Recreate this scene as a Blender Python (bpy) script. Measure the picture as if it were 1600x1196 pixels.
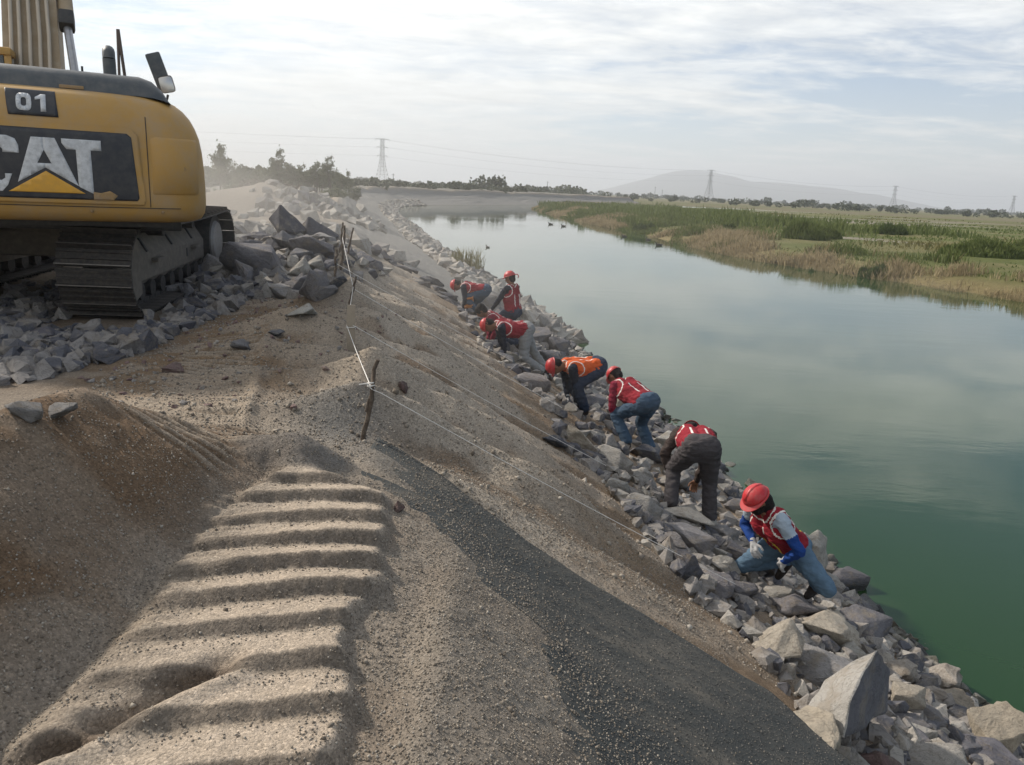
import bpy, bmesh, math, random
import numpy as np
from mathutils import Vector, Matrix, Euler

for o in list(bpy.data.objects): bpy.data.objects.remove(o)
SC = bpy.context.scene
COL = SC.collection
PI = math.pi
R = math.radians

# ------------------------------------------------------------------ camera
CAM_POS = Vector((0, 0, 1.7))
PITCH = R(14.11); ROLL = R(2.748)
cam = bpy.data.cameras.new('camera'); camo = bpy.data.objects.new('camera', cam); COL.objects.link(camo)
cam.sensor_width = 36.0; cam.lens = 36.0 * 1200 / 1600; cam.clip_start = 0.05; cam.clip_end = 60000
_f = Vector((0, math.cos(PITCH), -math.sin(PITCH))); _u = Vector((0, math.sin(PITCH), math.cos(PITCH))); _r = Vector((1, 0, 0))
_R = math.cos(ROLL) * _r + math.sin(ROLL) * _u; _U = -math.sin(ROLL) * _r + math.cos(ROLL) * _u
camo.matrix_world = Matrix(((_R.x, _U.x, -_f.x, 0), (_R.y, _U.y, -_f.y, 0), (_R.z, _U.z, -_f.z, CAM_POS.z), (0, 0, 0, 1)))
SC.camera = camo

# ------------------------------------------------------------------ sun and sky
SUN_AZ, SUN_EL = -60.0, 36.0          # azimuth from +Y (camera heading), clockwise
sd = Vector((math.sin(R(SUN_AZ)) * math.cos(R(SUN_EL)), math.cos(R(SUN_AZ)) * math.cos(R(SUN_EL)), math.sin(R(SUN_EL))))
sun = bpy.data.lights.new('sun', 'SUN'); suno = bpy.data.objects.new('sun', sun); COL.objects.link(suno)
sun.energy = 4.6; sun.angle = R(3.0); sun.color = (1.0, 0.91, 0.80)
suno.rotation_euler = sd.to_track_quat('Z', 'Y').to_euler()
SC.view_settings.view_transform = 'Standard'; SC.view_settings.look = 'None'
SC.view_settings.exposure = 0.18; SC.view_settings.gamma = 1.0
SC.render.engine = 'CYCLES'
SC.cycles.use_denoising = True
SC.cycles.max_bounces = 6; SC.cycles.diffuse_bounces = 3; SC.cycles.glossy_bounces = 3
SC.cycles.transmission_bounces = 4; SC.cycles.volume_bounces = 0; SC.cycles.transparent_max_bounces = 6
SC.cycles.sample_clamp_indirect = 4.0

def N(nt, t, **kw):
    n = nt.nodes.new(t)
    for k, v in kw.items():
        if k.startswith('i_'):
            n.inputs[int(k[2:]) if k[2:].isdigit() else k[2:].replace('_', ' ')].default_value = v
        else: setattr(n, k, v)
    return n
def ramp(nt, fac, stops, interp='LINEAR'):
    n = nt.nodes.new('ShaderNodeValToRGB'); n.color_ramp.interpolation = interp
    e = n.color_ramp.elements
    while len(e) < len(stops): e.new(0.5)
    for i, (p, c) in enumerate(stops):
        e[i].position = p; e[i].color = c if len(c) == 4 else (*c, 1)
    nt.links.new(fac, n.inputs[0]); return n
def mth(nt, op, a, b=None, clamp=False):
    n = nt.nodes.new('ShaderNodeMath'); n.operation = op; n.use_clamp = clamp
    for i, v in enumerate((a, b)):
        if v is None: continue
        if isinstance(v, (int, float)): n.inputs[i].default_value = v
        else: nt.links.new(v, n.inputs[i])
    return n.outputs[0]
def mixc(nt, fac, a, b, mode='MIX'):
    n = nt.nodes.new('ShaderNodeMix'); n.data_type = 'RGBA'; n.blend_type = mode
    for i, v in ((0, fac), (6, a), (7, b)):
        if isinstance(v, (int, float)): n.inputs[i].default_value = v
        elif isinstance(v, tuple): n.inputs[i].default_value = v if len(v) == 4 else (*v, 1)
        else: nt.links.new(v, n.inputs[i])
    return n.outputs[2]

world = bpy.data.worlds.new('World'); SC.world = world; world.use_nodes = True
nt = world.node_tree; nt.nodes.clear()
out = N(nt, 'ShaderNodeOutputWorld'); bg = N(nt, 'ShaderNodeBackground')
nt.links.new(bg.outputs[0], out.inputs[0])
sky = N(nt, 'ShaderNodeTexSky', sky_type='NISHITA', sun_disc=False, sun_elevation=R(SUN_EL), sun_rotation=R(SUN_AZ),
        altitude=2200.0, air_density=1.0, dust_density=1.5)
tc = N(nt, 'ShaderNodeTexCoord'); sep = N(nt, 'ShaderNodeSeparateXYZ'); nt.links.new(tc.outputs['Generated'], sep.inputs[0])
zc = mth(nt, 'ADD', mth(nt, 'MAXIMUM', sep.outputs[2], 0.0), 0.10)
cmb = N(nt, 'ShaderNodeCombineXYZ')
nt.links.new(mth(nt, 'DIVIDE', sep.outputs[0], zc), cmb.inputs[0]); nt.links.new(mth(nt, 'DIVIDE', sep.outputs[1], zc), cmb.inputs[1])
mp = N(nt, 'ShaderNodeMapping'); nt.links.new(cmb.outputs[0], mp.inputs[0]); mp.inputs[3].default_value = (0.8, 1.15, 1); mp.inputs[2].default_value = (0, 0, R(-20)); mp.inputs[1].default_value = (1.3, 0.45, 0)
n1 = N(nt, 'ShaderNodeTexNoise', i_Scale=0.55, i_Detail=7.0, i_Roughness=0.55); nt.links.new(mp.outputs[0], n1.inputs['Vector'])
n2 = N(nt, 'ShaderNodeTexNoise', i_Scale=3.2, i_Detail=6.0, i_Roughness=0.62, i_Distortion=0.3); nt.links.new(mp.outputs[0], n2.inputs['Vector'])
cl = mth(nt, 'ADD', mth(nt, 'MULTIPLY', n1.outputs[0], 0.80), mth(nt, 'MULTIPLY', n2.outputs[0], 0.30))
cl = mth(nt, 'SUBTRACT', cl, mth(nt, 'MULTIPLY', mth(nt, 'SUBTRACT', sep.outputs[0], 0.24, True), 0.36))
cover = ramp(nt, cl, [(0.43, (0.05, 0.05, 0.05)), (0.52, (0.70,) * 3), (0.62, (1, 1, 1))]).outputs[0]
# closeness to the (veiled) sun brightens the cloud sheet
vd = N(nt, 'ShaderNodeVectorMath', operation='DOT_PRODUCT'); nt.links.new(tc.outputs['Generated'], vd.inputs[0]); vd.inputs[1].default_value = sd
glow = mth(nt, 'POWER', mth(nt, 'MAXIMUM', vd.outputs['Value'], 0.0), 3.0)
tone = mth(nt, 'ADD', mth(nt, 'MULTIPLY', glow, 0.34), mth(nt, 'ADD', 0.62, mth(nt, 'MULTIPLY', n2.outputs[0], 0.62)))
ccol = N(nt, 'ShaderNodeVectorMath', operation='SCALE'); ccol.inputs[0].default_value = (0.985, 1.0, 0.99); nt.links.new(tone, ccol.inputs[3])
skys = N(nt, 'ShaderNodeVectorMath', operation='SCALE'); nt.links.new(sky.outputs[0], skys.inputs[0]); skys.inputs[3].default_value = 0.12
mixsky = mixc(nt, cover, skys.outputs[0], ccol.outputs[0])
# smog layer low over the horizon
hz = ramp(nt, sep.outputs[2], [(0.0, (.9, .9, .9)), (0.05, (0.6,) * 3), (0.14, (0.2,) * 3), (0.30, (0, 0, 0))]).outputs[0]
smog = N(nt, 'ShaderNodeVectorMath', operation='SCALE'); smog.inputs[0].default_value = (0.76, 0.775, 0.75)
nt.links.new(mth(nt, 'ADD', 0.86, mth(nt, 'MULTIPLY', glow, 0.6)), smog.inputs[3])
mixsky = mixc(nt, hz, mixsky, smog.outputs[0])
nt.links.new(mixsky, bg.inputs[0]); bg.inputs[1].default_value = 1.0

# ------------------------------------------------------------------ terrain maths (pure numpy)
#TERRAIN-BEGIN
import numpy as np
WATER_Z = -2.6
def _hash(ix, iy, seed):
    n = (ix.astype(np.int64) * 374761393 + iy.astype(np.int64) * 668265263 + seed * 1442695041) & 0x7fffffff
    n = ((n ^ (n >> 13)) * 1274126177) & 0x7fffffff
    return ((n ^ (n >> 16)) & 0xffff) / 65535.0
def vnoise(x, y, seed=0):
    x = np.asarray(x, float); y = np.asarray(y, float)
    ix = np.floor(x); iy = np.floor(y); fx = x - ix; fy = y - iy
    fx = fx * fx * fx * (fx * (fx * 6 - 15) + 10); fy = fy * fy * fy * (fy * (fy * 6 - 15) + 10)
    a = _hash(ix, iy, seed); b = _hash(ix + 1, iy, seed); c = _hash(ix, iy + 1, seed); d = _hash(ix + 1, iy + 1, seed)
    return (a + (b - a) * fx) * (1 - fy) + (c + (d - c) * fx) * fy - 0.5
def fbm(x, y, oct=4, seed=0, gain=0.5):
    s = 0; a = 1.0
    for k in range(oct):
        s = s + a * vnoise(x * 2 ** k + 17.3 * k, y * 2 ** k - 9.1 * k, seed + k); a *= gain
    return s
def sstep(a, b, x):
    t = np.clip((x - a) / (b - a), 0, 1); return t * t * (3 - 2 * t)
def hermite(tx, ty):
    tx = np.array(tx, float); ty = np.array(ty, float)
    d = np.gradient(ty, tx)
    def f(x):
        x = np.asarray(x, float)
        i = np.clip(np.searchsorted(tx, x) - 1, 0, len(tx) - 2)
        h = tx[i + 1] - tx[i]; t = np.clip((x - tx[i]) / h, 0, 1); t2 = t * t; t3 = t2 * t
        return (2*t3-3*t2+1)*ty[i] + (t3-2*t2+t)*h*d[i] + (-2*t3+3*t2)*ty[i+1] + (t3-t2)*h*d[i+1]
    return f
# waterline of the built bank (x of the water's edge for each y) and of the marsh bank opposite
xw = hermite([-12, 0.0, 4.65, 7.79, 11.5, 14.06, 19.41, 24.87, 36.6, 49.38, 71.46, 95.28, 127.82, 162.68, 180.11, 198.7, 220.78, 249.83, 280, 310, 345],
             [6.9, 5.17, 4.47, 4.01, 3.58, 3.14, 2.15, 0.99, -1.51, -4.53, -9.18, -14.29, -20.22, -22.66, -18.01, -10.46, -2.32, 8.13, 26, 55, 110])
xr = hermite([-12, 11.62, 23.24, 31.37, 38.81, 46.48, 56.94, 75.53, 97.61, 123.17, 162.68, 202.19, 220.78, 238.21, 257.96, 290, 345],
             [50, 39.51, 32.54, 28.82, 25.91, 22.78, 18.48, 15.45, 13.01, 9.06, 5.35, 4.88, 11.62, 29.05, 58.1, 115, 230])
crest = hermite([-12, 0, 2, 5, 8, 13, 25, 35, 60, 345], [4.9, 4.95, 5.0, 5.3, 5.6, 6.2, 6.4, 6.7, 6.9, 6.9])
def bank_u(x, y):
    e = 0.5; s = (xw(y + e) - xw(y - e)) / (2 * e)
    return (xw(y) - x) / np.sqrt(1 + s * s)
def bank_x(u, y):
    e = 0.5; s = (xw(y + e) - xw(y - e)) / (2 * e)
    return xw(y) - u * np.sqrt(1 + s * s)
SL = 0.43
def base_h(u, y):
    c = crest(y); k = 0.22; q = (c - u) / k
    sp = np.where(q > 30, q, np.log1p(np.exp(np.minimum(q, 30)))) * k
    sl = 2.6 / c
    return np.maximum(-sl * sp, -4.6)
_fe = np.array([(-1.3, 5.33), (-.96, 5.31), (-.41, 4.95), (.13, 4.47), (.57, 4.28), (1.05, 4.2), (1.63, 4.02), (1.91, 3.65), (2.4, 3.2), (4, 2.9)])
def fabric_edge(x): return np.interp(x, _fe[:, 0], _fe[:, 1])           # y of the sheet's far edge
_fl = np.array([(.9, -6), (.7, 0.5), (.55, 1.6), (.46, 2.46), (.35, 3.0), (.05, 3.6), (-.18, 4.04), (-.67, 4.96), (-1.0, 5.4), (-1.1, 6)])
def gravel_edge(y): return np.interp(y, _fl[:, 1], _fl[:, 0])            # left of this the gravel lies on the sheet
MOUNDS = [(-2.45, 8.3, .75, .9, .22), (-1.25, 6.85, .34, .55, .24), (-1.15, 5.95, .45, .5, .16), (-2.3, 10.6, .5, .8, .28), (-.55, 6.2, .35, .45, .10),
          (-1.75, 9.4, .4, .6, .16), (-3.0, 13.3, .5, .9, .22), (-3.9, 16.5, .6, 1.2, .25), (-4.6, 20.5, .7, 1.5, .25), (-0.95, 7.9, .4, .5, .12),
          (.1, 5.6, .5, .5, .07), (-.2, 7.1, .5, .55, .12), (.45, 6.1, .45, .5, .10), (-1.2, 10.4, .5, .7, .14), (-1.7, 12.2, .5, .8, .15), (-.75, 9.1, .45, .6, .12)]
PILES = [(-13.3, 40.5, 4.4, 1.45), (-18.5, 42, 5.0, .7), (-10.6, 47, 3.6, .9), (-22, 36, 6, .5), (-14.0, 60, 5, .9), (-11.0, 38, 3.0, 0.5), (-8.8, 31, 2.6, .35)]
def frac(a): return a - np.floor(a)
def ground(x, y):
    """height of the built bank, its crest road and the heaps on it"""
    x = np.asarray(x, float); y = np.asarray(y, float)
    u = bank_u(x, y); c = crest(y)
    z = base_h(u, y)
    near = 1 - sstep(18, 26, y)
    z = z - .16 * np.exp(-((u - 2.2) / 1.15) ** 2) * near
    land = sstep(0.4, 1.6, u)
    on = sstep(c - .3, c + .3, u)
    # dumped gravel lobes that run down the unfinished slope
    band = np.exp(-((u - (c - .9)) / 1.6) ** 2) * near * sstep(4.6, 5.6, y)
    w = y * .95 + u * .12 + .35 * vnoise(y * .5, u * .6, 5)
    rid = 1 - np.abs(2 * frac(w * 1.05 + .2) - 1)
    rid2 = 1 - np.abs(2 * frac(w * 2.3 + .37 * vnoise(y, u, 8)) - 1)
    z = z + band * (.27 * (rid ** 1.4) - .10 + .10 * (rid2 - .5) * sstep(.2, 2.5, c - u) + .10 * fbm(y * 1.7, u * .7, 3, 9))
    for mx, my, rx, ry, hh in MOUNDS:
        d = np.sqrt(((x - mx) / rx) ** 2 + ((y - my) / ry) ** 2)
        z = z + hh * (np.clip(1 - d / 1.55, 0, 1) ** 1.35) * 1.25
    # far heaps on the crest road
    for mx, my, r, hh in PILES:
        d = np.sqrt((x - mx) ** 2 + (y - my) ** 2) / r + .12 * vnoise(x * .7, y * .7, 12)
        z = z + hh * np.clip(1 - d, 0, 1)
    z = z + (.85 + .45 * fbm(x * .09, y * .09, 4, 14)) * sstep(45, 110, y) * sstep(c - 1.2, c + .4, u) * (1 - sstep(16, 30, u)) + .35 * fbm(x * .35, y * .35, 3, 15) * sstep(45, 110, y) * sstep(.5, 2.5, u) 
    # ramp of rubble under the digger
    z = z + .12 * sstep(9.5, 14.0, y) * sstep(3.3, 4.6, -x - .06 * (y - 9)) * (1 - sstep(19, 26, y))
    z = z + .62 * np.exp(-((x + 3.95 + .16 * (y - 14)) / .95) ** 2 - ((y - 14.2) / 2.0) ** 2)
    # brown heap on the left, running towards the viewer
    xc = np.interp(y, [-2, 0.5, 1.8, 2.6, 3.2, 3.9, 4.5, 5.2], [-2.8, -2.5, -2.32, -2.22, -2.17, -2.18, -2.2, -2.2])
    hc = np.interp(y, [-2, 0.5, 1.8, 2.6, 3.2, 3.75, 4.15, 4.7, 5.1], [.74, .74, .74, .73, .72, .66, .46, .14, 0])
    d = x - xc + .05 * vnoise(x * 2.5, y * 2.5, 31) + .03 * vnoise(x * 7, y * 7, 32)
    tri = np.where(d > 0, 1 - d / np.maximum(-1.42 - xc, .6), 1 + d / 1.25)
    tri = np.clip(tri, 0, 1); tri = np.where(tri > .8, .8 + (tri - .8) - (tri - .8) ** 2 * 1.6, tri)
    z = z + hc * tri
    brown = np.clip(tri * 3, 0, 1) * (hc > .02)
    # crawler prints in the foreground: sawtooth bars 0.2 m apart across a 0.85 m strip
    xl = np.interp(y, [0, 1.9, 2.5, 3.1, 3.5, 3.9, 4.3], [-1.35, -1.42, -1.38, -1.46, -1.5, -1.42, -1.3]); xrr = np.interp(y, [0, 2.2, 2.5, 3.1, 3.9, 4.4], [-.42, -.5, -.6, -.56, -.66, -.7])
    jag = .05 * vnoise(x * 6, y * 9, 41)
    strip = sstep(-.03, .10, x - xl + jag) * (1 - sstep(-.02, .045, x - xrr + jag)) * (1 - sstep(3.95, 4.12, y + .41 * (x + .6) * .9 + .03 * vnoise(x * 5, y * 5, 44)))
    p = (-.30 * (x + .6) + .955 * y + .03 * vnoise(x * 1.2, y * .7, 42) + .022 * vnoise(x * 5, y * 5, 46) + .010 * vnoise(x * 17, y * 17, 47)) / .25
    t = frac(p); t_print = t; saw = np.where(t < .24, np.clip(t / .24, 0, 1) ** .8, 1 - (np.maximum(t - .24, 0) / .76) * .95) 
    amp = .056 * np.interp(x, [-1.5, -1.3, -.9, -.6], [.45, .8, 1.0, 1.2]) * (.95 + .35 * vnoise(np.floor(p) * 3.1, x * .8, 43)) * np.interp(y, [1.4, 2.0, 2.6, 3.0, 4.2], [.35, .5, .8, 1, .85])
    fine = .018 * (np.abs(2 * frac(p * 2.9) - 1) - .5) * (1 - sstep(-1.30, -1.12, x + .05 * vnoise(y * 4, x, 45)))
    z = z + strip * (.075 + amp * (saw - .3) + fine)
    # gravel bank spilling from the prints down the slope
    g = (1 - sstep(-.35, .75, x - xrr)) * (1 - strip) * sstep(-.9, .0, x - xl) * (1 - sstep(3.9, 4.6, y))
    z = z + .04 * g
    # narrow rut across the lower left of the prints
    d = (x + 1.02) * .80 - (y - 2.22) * .60; l = (x + 1.02) * .60 + (y - 2.22) * .80
    rut = np.exp(-(d / .055) ** 2) * sstep(-.75, -.5, l) * (1 - sstep(.08, .25, l))
    z = z - .055 * rut + .03 * np.exp(-((d - .11) / .05) ** 2) * sstep(-.7, -.5, l) * (1 - sstep(.08, .25, l))
    # grey mound beyond the prints
    d = np.sqrt(((x + 1.32) / .44) ** 2 + ((y - 4.42) / .30) ** 2) + .10 * vnoise(x * 3, y * 3, 51)
    mound = np.clip(1 - d, 0, 1)
    z = z + .20 * sstep(0, 1, mound) ** .8
    # fine washboard left by the crawlers further back
    q = (y + .06 * x + .03 * vnoise(x * 1.5, y * 2, 61)) / .118
    wb = np.maximum(sstep(-2.15, -2.0, x) * (1 - sstep(-1.62, -1.5, x)) * sstep(3.7, 3.9, y) * (1 - sstep(5.0, 5.2, y)),
         np.maximum(sstep(-3.6, -3.4, x) * (1 - sstep(-2.3, -2.1, x)) * sstep(4.35, 4.5, y) * (1 - sstep(5.0, 5.2, y)),
                    sstep(0, .1, x + 2.78 + .26 * (y - 5.4)) * (1 - sstep(-.06, .0, x + 1.97 + .26 * (y - 5.4))) * sstep(5.2, 5.4, y) * (1 - sstep(7.6, 8.2, y))))
    wb = wb * sstep(-.4, .1, vnoise(x * 1.6, y * 1.9, 64) + .12)
    z = z + wb * .058 * (np.abs(2 * frac(q) - 1) - .5) * (1 + vnoise(x * 3, y * 3, 62))
    d = x + 1.93 + .26 * (y - 5.4); z = z + .045 * np.exp(-(d / .07) ** 2) * sstep(5.0, 5.4, y) * (1 - sstep(7.7, 8.2, y))
    # bare geotextile: the gravel thins out and the ground drops just under the sheet
    dy = fabric_edge(x) - y
    inside = sstep(-.06, .02, dy + .02 * vnoise(x * 6, y * 6, 71)) * sstep(-1.0, -.8, x - .62 * (1 - sstep(4.15, 4.6, y)))
    gl = gravel_edge(y) - x
    streak = vnoise((x * .45 + y * .9) * 3.0, (x * .9 - y * .45) * .55, 72) + .5 * vnoise((x * .45 + y * .9) * 8, (x * .9 - y * .45) * 1.5, 73)
    cov = np.clip(gl * .16 + .055 * streak - .012, -.05, .07)
    z = z + inside * cov
    # roughness
    ro = .30 + .25 * sstep(4.6, 6, y) + .5 * sstep(.2, .8, c - u)
    z = z + land * (ro * .06 * fbm(x * .9, y * .9, 4, 81) + .012 * fbm(x * 6, y * 6, 3, 82) + .0045 * fbm(x * 26, y * 26, 2, 83) + .022 * sstep(5, 7, y) * (np.abs(fbm(x * 3.1, y * 3.1, 3, 84)) + .6 * fbm(x * 9, y * 9, 2, 85))) * (1 + sstep(20, 60, y))
    m = dict(top=sstep(.20, .26, t_print), ribs=np.abs(2 * frac(q) - 1), u=u, c=c, brown=brown, strip=strip, saw=saw, mound=mound, inside=inside, cov=cov, wb=wb, rid=rid, g=g, rut=rut, near=near)
    return z, m
def gz(x, y):
    z, _ = ground(np.array([x], float), np.array([y], float)); return float(z[0])
#TERRAIN-END

# ------------------------------------------------------------------ object helpers
def tag(o, label=None, cat=None, group=None, kind=None):
    if label: o['label'] = label
    if cat: o['category'] = cat
    if group: o['group'] = group
    if kind: o['kind'] = kind
    return o
def link(o, parent=None):
    COL.objects.link(o)
    if parent is not None: o.parent = parent
    return o
def empty(name, loc=(0, 0, 0), rot=(0, 0, 0)):
    o = bpy.data.objects.new(name, None); o.empty_display_size = .1; o.location = loc; o.rotation_euler = rot
    return link(o)
def mkmesh(name, verts, faces, mats, smooth=None, fm=None):
    me = bpy.data.meshes.new(name)
    me.from_pydata([tuple(v) for v in verts], [], [tuple(f) for f in faces]); me.update()
    for m in (mats if isinstance(mats, (list, tuple)) else [mats]): me.materials.append(m)
    if fm is not None: me.polygons.foreach_set('material_index', np.array(fm, dtype=np.int32))
    shade(me, smooth)
    return me
def shade(me, smooth):
    if smooth is None: return
    me.polygons.foreach_set('use_smooth', np.ones(len(me.polygons), dtype=bool))
    if smooth is not True and smooth < 179: me.set_sharp_from_angle(angle=R(smooth))
def obj(name, me, parent=None, loc=None, rot=None, scale=None):
    o = bpy.data.objects.new(name, me)
    if loc is not None: o.location = loc
    if rot is not None: o.rotation_euler = rot
    if scale is not None: o.scale = scale
    return link(o, parent)
def grid_mesh(name, X, Y, Z, mat, col=None, smooth=True):
    n, m = X.shape
    me = bpy.data.meshes.new(name)
    v = np.stack([X, Y, Z], -1).reshape(-1, 3)
    i = np.arange(n * m).reshape(n, m)
    q = np.stack([i[:-1, :-1], i[:-1, 1:], i[1:, 1:], i[1:, :-1]], -1).reshape(-1, 4)
    # orient upward
    a = v[q[0, 1]] - v[q[0, 0]]; b = v[q[0, 3]] - v[q[0, 0]]
    if a[0] * b[1] - a[1] * b[0] < 0: q = q[:, ::-1]
    me.vertices.add(len(v)); me.vertices.foreach_set('co', v.ravel())
    me.loops.add(q.size); me.loops.foreach_set('vertex_index', q.ravel().astype(np.int32))
    me.polygons.add(len(q)); me.polygons.foreach_set('loop_start', np.arange(0, q.size, 4, dtype=np.int32))
    try: me.polygons.foreach_set('loop_total', np.full(len(q), 4, dtype=np.int32))
    except Exception: pass
    me.update(calc_edges=True)
    if smooth: me.polygons.foreach_set('use_smooth', np.ones(len(q), dtype=bool))
    if col is not None:
        at = me.color_attributes.new('tint', 'FLOAT_COLOR', 'POINT')
        c = np.concatenate([col.reshape(-1, 3), np.ones((len(v), 1))], 1); at.data.foreach_set('color', c.ravel().astype(np.float32))
    me.materials.append(mat)
    return me

class MB:
    """collects shapes and links them as one mesh"""
    def __init__(s): s.v = []; s.f = []; s.m = []
    def add(s, verts, faces, mi=0):
        b = len(s.v); s.v += [tuple(p) for p in verts]; s.f += [tuple(i + b for i in f) for f in faces]; s.m += [mi] * len(faces); return s
    def box(s, c, d, rot=None, mi=0, bev=0.0):
        bm = bmesh.new(); bmesh.ops.create_cube(bm, size=1.0)
        for v in bm.verts: v.co = Vector((v.co.x * d[0], v.co.y * d[1], v.co.z * d[2]))
        if bev > 0: bmesh.ops.bevel(bm, geom=list(bm.edges), offset=bev, segments=2, affect='EDGES', profile=.6)
        M = Matrix.Translation(c) @ (Euler(rot).to_matrix().to_4x4() if rot is not None else Matrix())
        bm.verts.index_update()
        s.add([M @ v.co for v in bm.verts], [[v.index for v in f.verts] for f in bm.faces], mi); bm.free(); return s
    def cyl(s, p0, p1, r0, r1=None, n=12, mi=0, cap=True):
        r1 = r0 if r1 is None else r1; p0 = Vector(p0); p1 = Vector(p1)
        q = (p1 - p0).normalized().to_track_quat('Z', 'Y'); vs = []
        for p, r in ((p0, r0), (p1, r1)):
            for k in range(n): vs.append(p + q @ Vector((r * math.cos(2 * PI * k / n), r * math.sin(2 * PI * k / n), 0)))
        fs = [(k, (k + 1) % n, n + (k + 1) % n, n + k) for k in range(n)]
        if cap: fs += [tuple(range(n))[::-1], tuple(range(n, 2 * n))]
        return s.add(vs, fs, mi)
    def tube(s, pts, r, n=8, mi=0, taper=None):
        pts = [Vector(p) for p in pts]; vs = []; fs = []
        for i, p in enumerate(pts):
            t = (pts[min(i + 1, len(pts) - 1)] - pts[max(i - 1, 0)]).normalized(); q = t.to_track_quat('Z', 'Y')
            rr = r if taper is None else r + (taper - r) * i / (len(pts) - 1)
            for k in range(n): vs.append(p + q @ Vector((rr * math.cos(2 * PI * k / n), rr * math.sin(2 * PI * k / n), 0)))
        for i in range(len(pts) - 1):
            fs += [(i * n + k, i * n + (k + 1) % n, (i + 1) * n + (k + 1) % n, (i + 1) * n + k) for k in range(n)]
        fs += [tuple(range(n))[::-1], tuple(range((len(pts) - 1) * n, len(pts) * n))]
        return s.add(vs, fs, mi)
    def prism(s, poly, axis, a, b, mi=0):
        """poly in the two remaining axes, extruded along axis from a to b"""
        n = len(poly)
        def P(q, t):
            return {'x': (t, q[0], q[1]), 'y': (q[0], t, q[1]), 'z': (q[0], q[1], t)}[axis]
        vs = [P(q, a) for q in poly] + [P(q, b) for q in poly]
        return s.add(vs, [tuple(range(n))[::-1], tuple(range(n, 2 * n))] + [(k, (k + 1) % n, n + (k + 1) % n, n + k) for k in range(n)], mi)
    def mesh(s, name, mats, smooth=30):
        me = mkmesh(name, s.v, s.f, mats, None, s.m)
        bm = bmesh.new(); bm.from_mesh(me); bmesh.ops.recalc_face_normals(bm, faces=bm.faces); bm.to_mesh(me); bm.free()
        shade(me, smooth); return me
    def build(s, name, mats, parent=None, smooth=30, loc=None, rot=None):
        return obj(name, s.mesh(name, mats, smooth), parent, loc, rot)

# ------------------------------------------------------------------ materials
def mat(name):
    m = bpy.data.materials.new(name); m.use_nodes = True; nt = m.node_tree
    return m, nt, nt.nodes['Principled BSDF']
def tc_obj(nt): return N(nt, 'ShaderNodeTexCoord').outputs['Object']
def geo_pos(nt): return N(nt, 'ShaderNodeNewGeometry').outputs['Position']
def noise(nt, vec, scale, detail=4, rough=.55, dist=0.0):
    n = N(nt, 'ShaderNodeTexNoise', i_Scale=scale, i_Detail=detail, i_Roughness=rough, i_Distortion=dist)
    nt.links.new(vec, n.inputs['Vector']); return n.outputs[0]
def bump(nt, h, strength, dist, normal=None):
    b = N(nt, 'ShaderNodeBump', i_Strength=strength, i_Distance=dist); nt.links.new(h, b.inputs['Height'])
    if normal is not None: nt.links.new(normal, b.inputs['Normal'])
    return b.outputs[0]
def rgbmul(nt, col, fac, k=1.0):
    n = N(nt, 'ShaderNodeVectorMath', operation='SCALE'); nt.links.new(col, n.inputs[0]); nt.links.new(fac, n.inputs[3]); return n.outputs[0]
def paint(name, c, rough=.5, var=.25, scale=6, dirt=None, dirt_amt=.4, metallic=0.0, bumpk=.1, spec=.5, bscale=40):
    m, nt, b = mat(name); p = tc_obj(nt)
    n = noise(nt, p, scale, 6, .65)
    f = mth(nt, 'ADD', 1 - var / 2, mth(nt, 'MULTIPLY', n, var))
    rg = N(nt, 'ShaderNodeRGB'); rg.outputs[0].default_value = (*c, 1)
    col = rgbmul(nt, rg.outputs[0], f)
    if dirt:
        d = ramp(nt, noise(nt, p, scale * 2.3, 8, .7), [(.42, (0, 0, 0)), (.68, (dirt_amt,) * 3)]).outputs[0]
        col = mixc(nt, d, col, dirt)
    nt.links.new(col, b.inputs['Base Color']); b.inputs['Roughness'].default_value = rough; b.inputs['Metallic'].default_value = metallic
    b.inputs['Specular IOR Level'].default_value = spec
    if bumpk: nt.links.new(bump(nt, noise(nt, p, bscale, 5, .6), bumpk, .02), b.inputs['Normal'])
    return m

def ground_material():
    m, nt, b = mat('bank_earth'); p = geo_pos(nt)
    at = N(nt, 'ShaderNodeVertexColor', layer_name='tint').outputs[0]
    n1 = noise(nt, p, 3.0, 6, .6); n2 = noise(nt, p, 38, 6, .7); n3 = noise(nt, p, 210, 3, .7)
    f = mth(nt, 'ADD', mth(nt, 'MULTIPLY', n1, .50), mth(nt, 'ADD', mth(nt, 'MULTIPLY', n2, .75), mth(nt, 'ADD', mth(nt, 'MULTIPLY', n3, .55), .10)))
    col = rgbmul(nt, at, f)
    vo = N(nt, 'ShaderNodeTexVoronoi', i_Scale=120.0, i_Randomness=1.0); nt.links.new(p, vo.inputs['Vector'])
    cellv = N(nt, 'ShaderNodeSeparateColor'); nt.links.new(vo.outputs['Color'], cellv.inputs[0])
    # stone chips: scattered lighter and darker grains
    chip = ramp(nt, cellv.outputs[0], [(.0, (.55,) * 3), (.2, (.88,) * 3), (.75, (1.05,) * 3), (1., (1.5,) * 3)]).outputs[0]
    col = mixc(nt, .75, col, mixc(nt, 1.0, col, chip, 'MULTIPLY'))
    nt.links.new(col, b.inputs['Base Color']); b.inputs['Roughness'].default_value = .95; b.inputs['Specular IOR Level'].default_value = .15
    hh = mth(nt, 'ADD', mth(nt, 'MULTIPLY', vo.outputs['Distance'], -.9), mth(nt, 'MULTIPLY', n2, 1.2))
    nn = bump(nt, hh, .4, .010); nn = bump(nt, noise(nt, p, 16, 7, .72), .75, .035, nn)
    nt.links.new(nn, b.inputs['Normal'])
    return m
M_GROUND = ground_material()

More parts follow.
